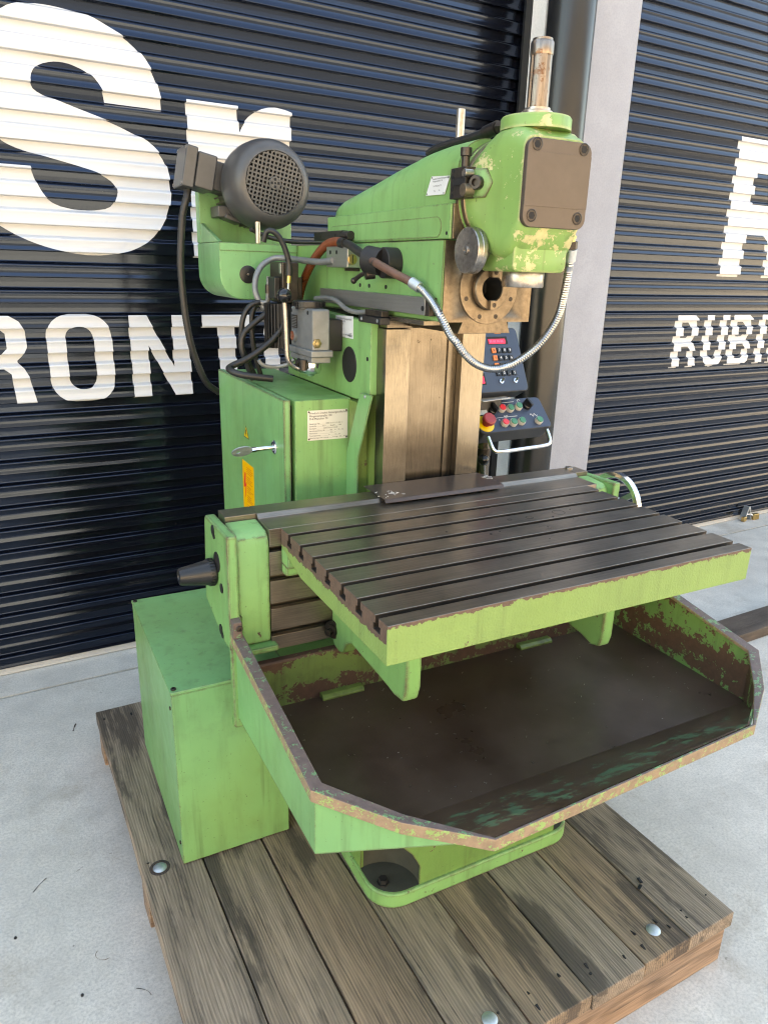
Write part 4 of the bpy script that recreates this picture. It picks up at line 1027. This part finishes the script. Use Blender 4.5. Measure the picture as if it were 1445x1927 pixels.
b = MB(); b.obox((.118, 1.60, 1.914), (-1, 0, .2), (0, 1, 0), (.2, 0, 1), .032, .060, .054); b.build('terminal_body', 'motor', mt, bev=.006)
b = MB(); b.obox((.066, 1.60, 1.9245), (-1, 0, .2), (0, 1, 0), (.2, 0, 1), .019, .068, .062); b.build('terminal_lid', 'motor', mt, bev=.005)
for y in (1.54, 1.66):
    for s_ in (-1, 1): screw(mt, V((.0475, y, 1.928)) + V((.2, 0, 1)).normalized()*s_*.053, (-1, 0, .2), .005, .002, 'steel')
b = MB(); b.obox((.20, 1.62, 1.80), (1, 0, 0), (0, 1, 0), (0, 0, 1), .04, .05, .018); b.obox((.21, 1.60, 1.778), (1, 0, -.3), (0, 1, 0), (.3, 0, 1), .03, .04, .008); b.build('motor_foot', 'motor', mt, bev=.004)
def corrug(r, a=.06, per=3): return lambda d, i: r*(1 + a*(1 if i % per == 0 else -1))
b = MB(); b.tube([(.068, 1.585, 1.862), (.060, 1.58, 1.835), (.044, 1.58, 1.782), (.033, 1.58, 1.69), (.028, 1.58, 1.62), (.030, 1.58, 1.525), (.038, 1.58, 1.428), (.056, 1.585, 1.337), (.098, 1.60, 1.234), (.15, 1.625, 1.19)], .0115, 14, .004, corrug(.0115, .05, 2)); b.build('motor_conduit', 'rubber', mm)

# ---- feed motor, lubricator and lever at the left of the column
b = MB(); b.cyl((.275, 1.29, 1.385), (.275, 1.29, 1.52), .048, n=32); fm = b.build('feed_motor', 'blackrough', mm)
b = MB()
for k in range(30):
    a = 2*pi*k/30; e = V((cos(a), sin(a), 0)); b.obox(V((.275, 1.29, 1.452)) + e*.05, e, (0, 0, 1), e.cross(V((0, 0, 1))), .006, .068, .0018)
b.build('cooling_fins', 'blackrough', fm, smooth=0)
b = MB(); b.box(.262, .315, 1.24, 1.36, 1.522, 1.645); b.build('gear_bracket', 'blackox', fm, bev=.004)
b = MB(); b.box(.243, .262, 1.26, 1.33, 1.535, 1.60); b.build('bracket_block', 'black', fm, bev=.003)
b = MB(); b.box(.2595, .2622, 1.25, 1.265, 1.61, 1.64); b.build('bracket_eye', 'alu', fm, bev=.001)
b = MB(); b.box(.315, .335, 1.26, 1.34, 1.53, 1.60); b.build('bracket_arm', 'blackox', fm, bev=.003)
b = MB(); b.box(.246, .300, .955, 1.130, 1.404, 1.520); lu = b.build('lubricator', 'dieCast', mm, bev=.006, seg=3)
b = MB(); b.box(.3005, .3515, .985, 1.10, 1.40, 1.49); b.build('shadow_gap_block', 'black', lu, bev=.003)  # black block stands in for the shaded gap between lubricator and column
b = MB(); b.box(.238, .306, .944, 1.142, 1.388, 1.4075); b.build('lower_flange', 'dieCast', lu, bev=.004)
b = MB(); b.box(.243, .302, .956, 1.13, 1.3705, 1.3885); b.build('pump_base', 'dieCast', lu, bev=.003)
b = MB(); b.lathe([(.041, 0), (.041, .006), (.046, .007), (.046, .0215), (.044, .024), (.033, .0245)], (.272, 1.045, 1.516), (0, 0, 1), 48); fc = b.build('filler_cap', 'black', lu)
b = MB()
for k in range(32):
    a = 2*pi*k/32; b.obox((.272 + .0465*cos(a), 1.045 + .0465*sin(a), 1.5305), (cos(a), sin(a), 0), (-sin(a), cos(a), 0), (0, 0, 1), .0015, .0022, .0065)
b.build('cap_knurl', 'black', lu, smooth=0)
b = MB(); b.lathe([(.031, 0), (.032, .004), (.032, .026), (.027, .036), (.012, .040), (.010, .045)], (.270, 1.03, 1.3705), (0, 0, -1), 40); b.build('oil_bowl', 'chrome', lu)
b = MB(); b.lathe([(.014, 0), (.014, .003), (.011, .004), (.011, .0045), (.0085, .005), (.0085, .010), (.005, .011)], (.259, .9555, 1.427), (0, -1, 0), 6); b.build('drain_nut', 'brassdull', lu)
b = MB(); b.box(.2465, .2495, .954, .957, 1.42, 1.518); b.build('casting_rib', 'dieCast', lu, bev=.0008)
b = MB(); b.lathe([(.020, 0), (.020, .006), (.016, .008)], (.2465, 1.098, 1.437), (-1, 0, 0), 28); b.build('sight_ring', 'dieCast', lu)
b = MB(); b.lathe([(.0145, 0), (.0145, .009), (.010, .0105)], (.2465, 1.098, 1.437), (-1, 0, 0), 28); b.build('sight_glass', 'sight', lu)
plate(lu, [(.2458, 1.118, 1.497), (.2458, 1.072, 1.497), (.2458, 1.072, 1.460), (.2458, 1.118, 1.460)], (-1, 0, 0), 'blackox')
b = MB()
for k in range(7): b.box(.2444, .2447, 1.076, 1.114, 1.464 + k*.0045, 1.4658 + k*.0045)
o = b.build('plate_print', 'alu', lu, smooth=0); o['kind'] = 'stuff'
for y in (1.122, .99): screw(lu, (.246, y, 1.509), (-1, 0, 0), .006, .001, 'hole', 'bolt_hole')
b = MB(); b.tube([(.197, 1.05, 1.55), (.200, 1.05, 1.52), (.202, 1.05, 1.468), (.204, 1.05, 1.40), (.207, 1.05, 1.372), (.224, 1.05, 1.352), (.25, 1.05, 1.34)], .0075, 14); lv = b.build('lever_arm', 'steel', mm)
b = MB(); b.sphere((.198, 1.05, 1.553), .021, 28); b.build('ball_knob', 'gloss', lv, smooth=180)
for x, y, z, ax in ((.235, 1.05, 1.367, (1, 0, -.6)), (.236, 1.0, 1.347, (0, 0, 1))):
    b = MB(); b.lathe([(.011, 0), (.011, .022), (.013, .022), (.013, .03)], (x, y, z), ax, 20); b.build('lever_joint', 'blackox', lv)

# ---- cables and hoses
hz = thing  # (hoses below are parts of the machine)
def hose(name, pts, r, mat, rf=None, step=.008, n=12):
    b = MB(); b.tube(pts, r, n, step, rf); return b.build(name, mat, mm)
hose('coolant_hose', [(.36, 1.385, 1.50), (.36, 1.359, 1.527), (.36, 1.325, 1.576), (.36, 1.27, 1.624), (.36, 1.192, 1.67), (.36, 1.12, 1.696), (.36, 1.052, 1.703), (.36, 1.005, 1.698)], .0125, 'orange', corrug(.0125, .06, 2), .0035, 16)
b = MB(); b.tube([(.36, 1.008, 1.698), (.357, .955, 1.693), (.345, .86, 1.672), (.33, .734, 1.645)], .0115); b.tube([(.36, 1.018, 1.699), (.359, .985, 1.696)], .015); b.build('coolant_pipe', 'rubber', mm)
b = MB(); b.tube([(.338, .80, 1.659), (.33, .734, 1.646), (.345, .66, 1.622), (.366, .592, 1.600)], .0105); b.build('spray_pipe', 'pipe', mm)
b = MB(); b.cyl((.3935, .745, 1.647), (.352, .745, 1.647), .038, n=40); sj = b.build('pipe_swivel', 'blackrough', mm, bev=.003)
b = MB(); b.sphere((.345, .79, 1.653), .031, 28); b.cyl((.360, .755, 1.648), (.338, .80, 1.655), .034, n=32); b.build('swivel_ball', 'blackrough', sj)
b = MB(); b.tube([(.345, .80, 1.625), (.338, .84, 1.615), (.332, .862, 1.603)], .006); b.sphere((.331, .868, 1.600), .0085, 16); b.build('clamp_lever', 'blackox', sj)
b = MB(); b.cyl((.358, .80, 1.62), (.335, .805, 1.618), .014, n=20); b.build('lever_boss', 'blackox', sj)
hp_ = [(.3655, .59, 1.598), (.370, .582, 1.593), (.376, .565, 1.582), (.3795, .535, 1.563), (.3815, .508, 1.540), (.391, .494, 1.515), (.405, .485, 1.487), (.418, .478, 1.472), (.437, .472, 1.447), (.468, .467, 1.423), (.505, .463, 1.411), (.547, .46, 1.413), (.578, .444, 1.43), (.611, .427, 1.461), (.634, .411, 1.499), (.645, .394, 1.542), (.641, .378, 1.588), (.632, .361, 1.638), (.626, .352, 1.668)]
hose('flexible_metal_hose', hp_, .009, 'silver', corrug(.0090, .06, 2), .0027, 16)
b = MB(); b.cyl((.362, .606, 1.604), (.371, .580, 1.592), .0132, n=20); b.build('hose_ferrule', 'zinc', mm, bev=.001)
b = MB(); b.cyl((.627, .354, 1.660), (.622, .346, 1.686), .0125, n=18); b.build('hose_ferrule', 'zinc', mm, bev=.001)
b = MB(); b.cyl((.622, .346, 1.686), (.620, .344, 1.701), .0125, n=6); b.build('hose_nut', 'blackox', mm)
b = MB(); b.cyl((.620, .344, 1.701), (.618, .343, 1.718), .0065, n=12); b.cyl((.619, .3435, 1.708), (.6185, .343, 1.713), .009, n=12); b.build('brass_nozzle', 'brass', mm)
b = MB(); b.cyl((.618, .343, 1.716), (.617, .343, 1.765), .0022, n=8); b.build('nozzle_wire', 'steel', mm)
b = MB(); b.box(.351, .3935, .955, 1.105, 1.633, 1.690); jb = b.build('junction_block', 'alu', mm, bev=.002)
b = MB(); b.lathe([(.014, 0), (.014, .005), (.0125, .006)], (.365, .9555, 1.655), (0, -1, 0), 24); b.build('block_screw', 'brass', jb)
b = MB(); b.box(.364, .366, .9482, .9496, 1.644, 1.666); b.build('screw_slot', 'hole', jb)
for y in (1.075, 1.03):
    b = MB(); b.cyl((.3505, y, 1.674), (.352, y, 1.674), .006, n=14); b.build('bolt_hole', 'hole', jb)
b = MB(); b.box(.372, .3938, .96, 1.02, 1.624, 1.6325); b.build('block_foot', 'blackox', jb, bev=.001)
b = MB(); b.box(.372, .3935, 1.045, 1.255, 1.7085, 1.7345); bb = b.build('guide_bar', 'black', mm, bev=.002)
b = MB(); b.cyl((.381, 1.045, 1.72), (.381, .998, 1.7195), .0125, n=20); b.build('bar_roller', 'black', bb, bev=.001)
for y in (1.09, 1.20): screw(bb, (.372, y, 1.7215), (-1, 0, 0), .005, .001, 'blackox')
hose('armoured_conduit', [(.352, 1.055, 1.652), (.345, 1.128, 1.647), (.34, 1.245, 1.650), (.325, 1.36, 1.656), (.29, 1.40, 1.655), (.248, 1.395, 1.632), (.222, 1.38, 1.596), (.215, 1.37, 1.556), (.225, 1.36, 1.522), (.24, 1.35, 1.50)], .0095, 'greyhose', corrug(.0095, .03, 2), .005, 14)
hose('armoured_conduit', [(.25, 1.33, 1.60), (.248, 1.33, 1.57), (.246, 1.33, 1.545), (.243, 1.34, 1.520), (.225, 1.35, 1.519)], .0085, 'greyhose', corrug(.0085, .03, 2), .005, 14)
b = MB(); b.cyl((.248, 1.33, 1.575), (.247, 1.33, 1.548), .012, n=18); b.build('conduit_gland', 'blackox', mm)
hose('control_cable', [(.228, 1.35, 1.519), (.205, 1.35, 1.516), (.186, 1.35, 1.504), (.166, 1.35, 1.471), (.157, 1.35, 1.413), (.159, 1.35, 1.374), (.170, 1.35, 1.350), (.20, 1.36, 1.29)], .0088, 'rubber')
hose('control_cable', [(.24, 1.38, 1.517), (.22, 1.38, 1.511), (.205, 1.38, 1.475), (.204, 1.38, 1.41), (.212, 1.38, 1.349), (.23, 1.38, 1.28)], .0085, 'rubber')
hose('control_cable', [(.30, 1.30, 1.522), (.27, 1.30, 1.510), (.231, 1.30, 1.490), (.175, 1.30, 1.449), (.150, 1.30, 1.424), (.143, 1.30, 1.386), (.152, 1.30, 1.350), (.18, 1.31, 1.28)], .0095, 'rubber')
hose('control_cable', [(.275, 1.25, 1.50), (.267, 1.25, 1.465), (.25, 1.25, 1.432), (.212, 1.25, 1.396), (.150, 1.25, 1.356), (.090, 1.245, 1.332), (.082, 1.22, 1.324), (.11, 1.19, 1.313), (.20, 1.17, 1.30)], .0105, 'rubber')
hose('oil_line', [(.150, 1.15, 1.362), (.158, 1.15, 1.350), (.18, 1.15, 1.341), (.21, 1.15, 1.340), (.233, 1.13, 1.348), (.25, 1.11, 1.366)], .006, 'greyhose', corrug(.006, .05, 2), .004)
hose('pressure_line', [(.197, 1.22, 1.70), (.205, 1.21, 1.728), (.22, 1.2, 1.729), (.24, 1.2, 1.713), (.257, 1.2, 1.682), (.268, 1.2, 1.645), (.270, 1.2, 1.61)], .0085, 'rubber')
b = MB(); b.cyl((.270, 1.2, 1.635), (.269, 1.2, 1.605), .0105, n=16); b.build('line_sleeve', 'rubber', mm)
b = MB(); b.cyl((.269, 1.2, 1.606), (.267, 1.2, 1.584), .0072, n=14); b.build('brass_fitting', 'brass', mm)
b = MB(); b.cyl((.267, 1.2, 1.586), (.264, 1.2, 1.555), .0032, n=10); b.cyl((.265, 1.2, 1.566), (.263, 1.2, 1.55), .0065, n=14); b.build('thin_pipe', 'zinc', mm)
b = MB(); b.cyl((.245, 1.42, 1.70), (.245, 1.42, 1.765), .0085, n=16); b.build('standpipe', 'steel', mm)
hose('motor_cable', [(.225, 1.43, 1.742), (.29, 1.45, 1.722), (.37, 1.47, 1.712), (.45, 1.45, 1.712), (.52, 1.40, 1.715)], .0075, 'rubber')

# ---- readout and control pendant on the far side
def frame(o, right, upv):
    R = V(right).normalized(); U = V(upv); U = (U - R*U.dot(R)).normalized(); return V(o), R, U, R.cross(U)
def P3(f, u, v, w=0): return f[0] + f[1]*u + f[2]*v + f[3]*w
def panel_box(f, w, h, r, depth, mat, name, parent, bev=.002):
    pts = rpoly(0, w, 0, h, r, 6); b = MB(); n = len(pts)
    vs = [P3(f, u, v, 0) for u, v in pts] + [P3(f, u, v, -depth) for u, v in pts]
    b.add(vs, [list(range(n)), list(range(2*n - 1, n - 1, -1))] + [(i, n + i, n + (i + 1) % n, (i + 1) % n) for i in range(n)])
    return b.build(name, mat, parent, bev=bev)
def pbox(f, u, v, hu, hv, hw, mat, name, parent, bev=.0006, w=0):
    b = MB(); b.obox(P3(f, u, v, w), f[1], f[2], f[3], hu, hv, hw); return b.build(name, mat, parent, bev=bev)
F = frame((.722, .95, 1.257), (1, 0, .003), (.0, .100, .193))
W_, H_ = .302, .222
dro = panel_box(F, W_, H_, .016, .07, 'panelbody', 'digital_readout', mm)
panel_box(frame(P3(F, .003, .003, .0012), F[1], F[2]), W_ - .006, H_ - .006, .014, .0015, 'panel', 'readout_panel', dro, .0005)
for u, v, w in ((.065, .180, .058), (.065, .125, .058), (.065, .068, .058)):
    pbox(F, u + .02, v - .02, .05, .020, .0006, 'hole', 'display_window', dro, w=.0014)
    pbox(F, u + .02, v - .023, .045, .0125, .0004, 'led', 'display', dro, w=.0022)
    text('-888.888', .019, P3(F, u - .02, v - .030, .0028), F[1], F[2], 'leddigit', dro, 'display_digits')
pbox(F, .215, .178, .040, .0135, .0006, 'hole', 'display_window', dro, w=.0014)
pbox(F, .212, .175, .034, .0085, .0004, 'led', 'display', dro, w=.0022)
text('88.88.88.88', .012, P3(F, .180, .1705, .0028), F[1], F[2], 'leddigit', dro, 'display_digits')
pbox(F, .222, .203, .013, .0008, .0002, 'stickprint', 'brand_line', dro, w=.0014)
rows = ['X789', 'Y456', 'Z123', '-0.S']
for r_, row in enumerate(rows):
    for c_, ch in enumerate(row):
        u, v = .190 + c_*.0215, .143 - r_*.0262
        org = c_ == 0 and r_ < 3
        pbox(F, u, v, .0080, .0085, .003, 'okey' if org else 'black', 'readout_key', dro, w=.003)
        text(ch, .0135, P3(F, u, v - .0047, .0062), F[1], F[2], 'ink' if org else 'white', dro, 'key_legend', align='CENTER')
for u in (.195, .252):
    b = MB(); b.cyl(P3(F, u, .036, .001), P3(F, u, .036, .006), .008, n=18); b.cyl(P3(F, u, .036, .006), P3(F, u + .004, .043, .017), .0035, .005, n=12); b.build('toggle_switch', 'chrome', dro)
F2 = frame((.838, .943, 1.124), (1, 0, .015), (.0, .100, .098))
W2, H2 = .298, .128
ct = panel_box(F2, W2, H2, .018, .062, 'panelbody', 'control_pendant', mm)
panel_box(frame(P3(F2, .0025, .0025, .0012), F2[1], F2[2]), W2 - .005, H2 - .005, .016, .0015, 'panel', 'pendant_panel', ct, .0005)
def button(u, v, mat, r=.0128, h=.016):
    b = MB(); b.lathe([(r*1.12, 0), (r*1.12, h*.6), (r*1.02, h*.8)], P3(F2, u, v, .001), F2[3], 28); b.build('button_ring', 'alurail', ct)
    b = MB(); b.lathe([(r*.92, h*.7), (r*.92, h*.95), (r*.84, h*1.02)], P3(F2, u, v, .001), F2[3], 28); b.build('push_button', mat, ct)
for u, v, m_ in ((.118, .088, 'red'), (.151, .085, 'gbtn'), (.189, .090, 'gbtn'), (.104, .030, 'red'), (.138, .028, 'gbtn'), (.174, .030, 'gbtn'), (.246, .026, 'gbtn')): button(u, v, m_)
for u, v in ((.079, .086), (.228, .093)):
    b = MB(); b.lathe([(.017, 0), (.017, .010), (.014, .013)], P3(F2, u, v, .001), F2[3], 28); b.build('selector_base', 'black', ct)
    b = MB(); b.obox(P3(F2, u, v, .018), F2[1] + F2[2]*.3, F2[2] - F2[1]*.3, F2[3], .0052, .0165, .012); b.build('selector_knob', 'black', ct, bev=.002)
pbox(F2, .030, .092, .027, .026, .004, 'black', 'meter_frame', ct, w=.003); pbox(F2, .030, .092, .024, .022, .0006, 'gauge', 'meter_face', ct, w=.0074)
b = MB(); b.tube([P3(F2, .014, .094, .0084), P3(F2, .030, .101, .0084), P3(F2, .046, .094, .0084)], .0006, 6); b.obox(P3(F2, .034, .088, .0084), F2[2] + F2[1]*.5, F2[1] - F2[2]*.5, F2[3], .010, .0006, .0003); b.build('meter_scale', 'ink', ct)
b = MB(); b.lathe([(.0315, 0), (.0315, .003), (.029, .004)], P3(F2, .030, .036, .001), F2[3], 40); b.build('emergency_collar', 'yellow', ct)
b = MB(); b.lathe([(.014, 0), (.014, .016), (.0225, .018), (.0235, .024), (.0225, .032), (.019, .035)], P3(F2, .030, .036, .004), F2[3], 36); b.build('emergency_stop', 'estop', ct)
def pline(pts, r=.0007, name='panel_marking'):
    b = MB(); b.tube([P3(F2, u, v, .0016) for u, v in pts], r, 6, .004); b.build(name, 'white', ct)
pline([(.052, .114), (.078, .115)]); pline([(.100, .1145), (.112, .1145)]); pline([(.132, .1145), (.183, .1145)])
pline([(.082, .055), (.112, .056)]); pline([(.134, .056), (.170, .056)])
b = MB()
for k in range(6): b.obox(P3(F2, .117 + k*.003, .0565 + .002*(k % 2), .0016), F2[2], F2[1], F2[3], .004, .0006, .0003)
b.build('coil_marking', 'white', ct, smooth=0)
b = MB(); b.tube([P3(F2, .122 + .006*cos(a), .1145 + .005*sin(a), .0016) for a in [2*pi*i/14 for i in range(15)]], .0007, 6, .003); b.build('ring_marking', 'white', ct)
pline([(.226 + k*.0035, .0535 + .006*sin(k*pi/2)) for k in range(9)], .0009, 'wave_marking')
b = MB(); b.tube([P3(F2, .205 + .006*cos(a), .115 + .006*sin(a), .0016) for a in [pi*.1 + 1.5*pi*i/10 for i in range(11)]], .0009, 6, .003); b.build('dial_marking', 'white', ct)
text('0     I      II', .009, P3(F2, .104, .1015, .0014), F2[1], F2[2], 'white', ct, 'panel_marking'); text('0    I     II', .009, P3(F2, .090, .044, .0014), F2[1], F2[2], 'white', ct, 'panel_marking'); text('< >', .011, P3(F2, .056, .100, .0014), F2[1], F2[2], 'white', ct, 'panel_marking')
b = MB(); b.tube([(.866, .945, 1.112), (.868, .925, 1.086), (.876, .915, 1.070), (.90, .912, 1.066), (1.00, .913, 1.069), (1.085, .914, 1.072), (1.108, .918, 1.078), (1.113, .928, 1.094), (1.114, .947, 1.118)], .0068, 14, .006); b.build('grab_handle', 'chrome', ct)
b = MB(); b.cyl((.905, 1.02, .60), (.905, 1.02, 1.10), .024, n=28); po = b.build('pendant_post', 'waysdark', mm)
b = MB(); b.cyl((.905, 1.02, 1.03), (.905, 1.02, 1.055), .0265, n=28); b.build('post_collar', 'blackox', po)
b = MB(); b.cyl((.886, 1.0, 1.015), (.889, 1.003, 1.015), .005, n=10); b.build('post_hole', 'hole', po)
b = MB(); b.box(.70, .93, 1.0, 1.06, .68, .74); b.build('post_arm', 'green_dirty', po, bev=.004)
b = MB(); b.box(.80, .95, 1.0, 1.05, 1.10, 1.30); b.box(.75, .99, 1.0, 1.03, 1.225, 1.26); b.build('panel_bracket', 'panelbody', po, bev=.002)
b = MB(); b.obox((.90, .985, 1.2325), (1, 0, .06), (0, 1, 0), (-.06, 0, 1), .055, .03, .0006); b.build('paper_slip', 'white', ct, smooth=0)
b = MB(); b.tube([(.862, .955, 1.02), (.872, .965, .985), (.89, .98, .92), (.90, 1.0, .80), (.88, 1.02, .72)], .0085); lv2 = b.build('clamp_lever_arm', 'steel', mm)
b = MB(); b.sphere((.859, .952, 1.032), .019, 24); b.build('ball_knob', 'gloss', lv2, smooth=180)
b = MB(); b.box(.75, .80, 1.0, 1.06, .74, 1.02); b.build('lever_housing', 'blackrough', lv2, bev=.006)

# ---- shavings and twigs on the concrete
def twig(pts, r, mat, label, name='twig', cat='twig'):
    P_ = [V(q) for q in pts]; c = sum(P_, V())/len(P_)
    b = MB(); b.tube(pts, r, 7, .004, rf=lambda d, i: r*(.7 + .3*sin(i*.7)))
    o = b.build(name, mat); return tag(o, label, cat, 'bits lying on the concrete')
MT['twig'] = plain('dry_twig', (.11, .065, .03), .7, 0, .3)
def gp(x, y, z=.003): return (x, y, z)
for pts, r, lab in (
    ([gp(-.438, .382), gp(-.433, .379), gp(-.421, .370), gp(-.413, .360), gp(-.409, .349)], .0008, 'tiny dark hooked twig on the concrete beside the pallet edge'),
    ([gp(-.640, .788), gp(-.623, .809), gp(-.605, .825)], .0011, 'short straight dark twig on the concrete at the left edge'),
    ([gp(-.507, .526), gp(-.513, .515), gp(-.507, .500), gp(-.495, .492), gp(-.483, .493)], .0006, 'pale brown curled strand on the concrete nearest the hooked twig'),
    ([gp(-.461, 1.552), gp(-.468, 1.535), gp(-.474, 1.51)], .0022, 'small crumb of dark dirt on the concrete behind the pallet corner')):
    twig(pts, r, 'twig' if 'pale' in lab else 'blackrough', lab, *(('dirt_crumb', 'dirt') if 'crumb' in lab else ('twig', 'twig')))
for x, y in ((-.687, .654), (-.553, .419)):
    b = MB(); b.sphere((x, y, .003), .0038, 10); o = b.build('pebble', 'blackrough', smooth=180)
    tag(o, 'tiny black pebble on the pale concrete, the ' + ('one nearer the shutter' if y > .5 else 'one nearer the pallet and camera'), 'pebble', 'pebbles on the concrete')
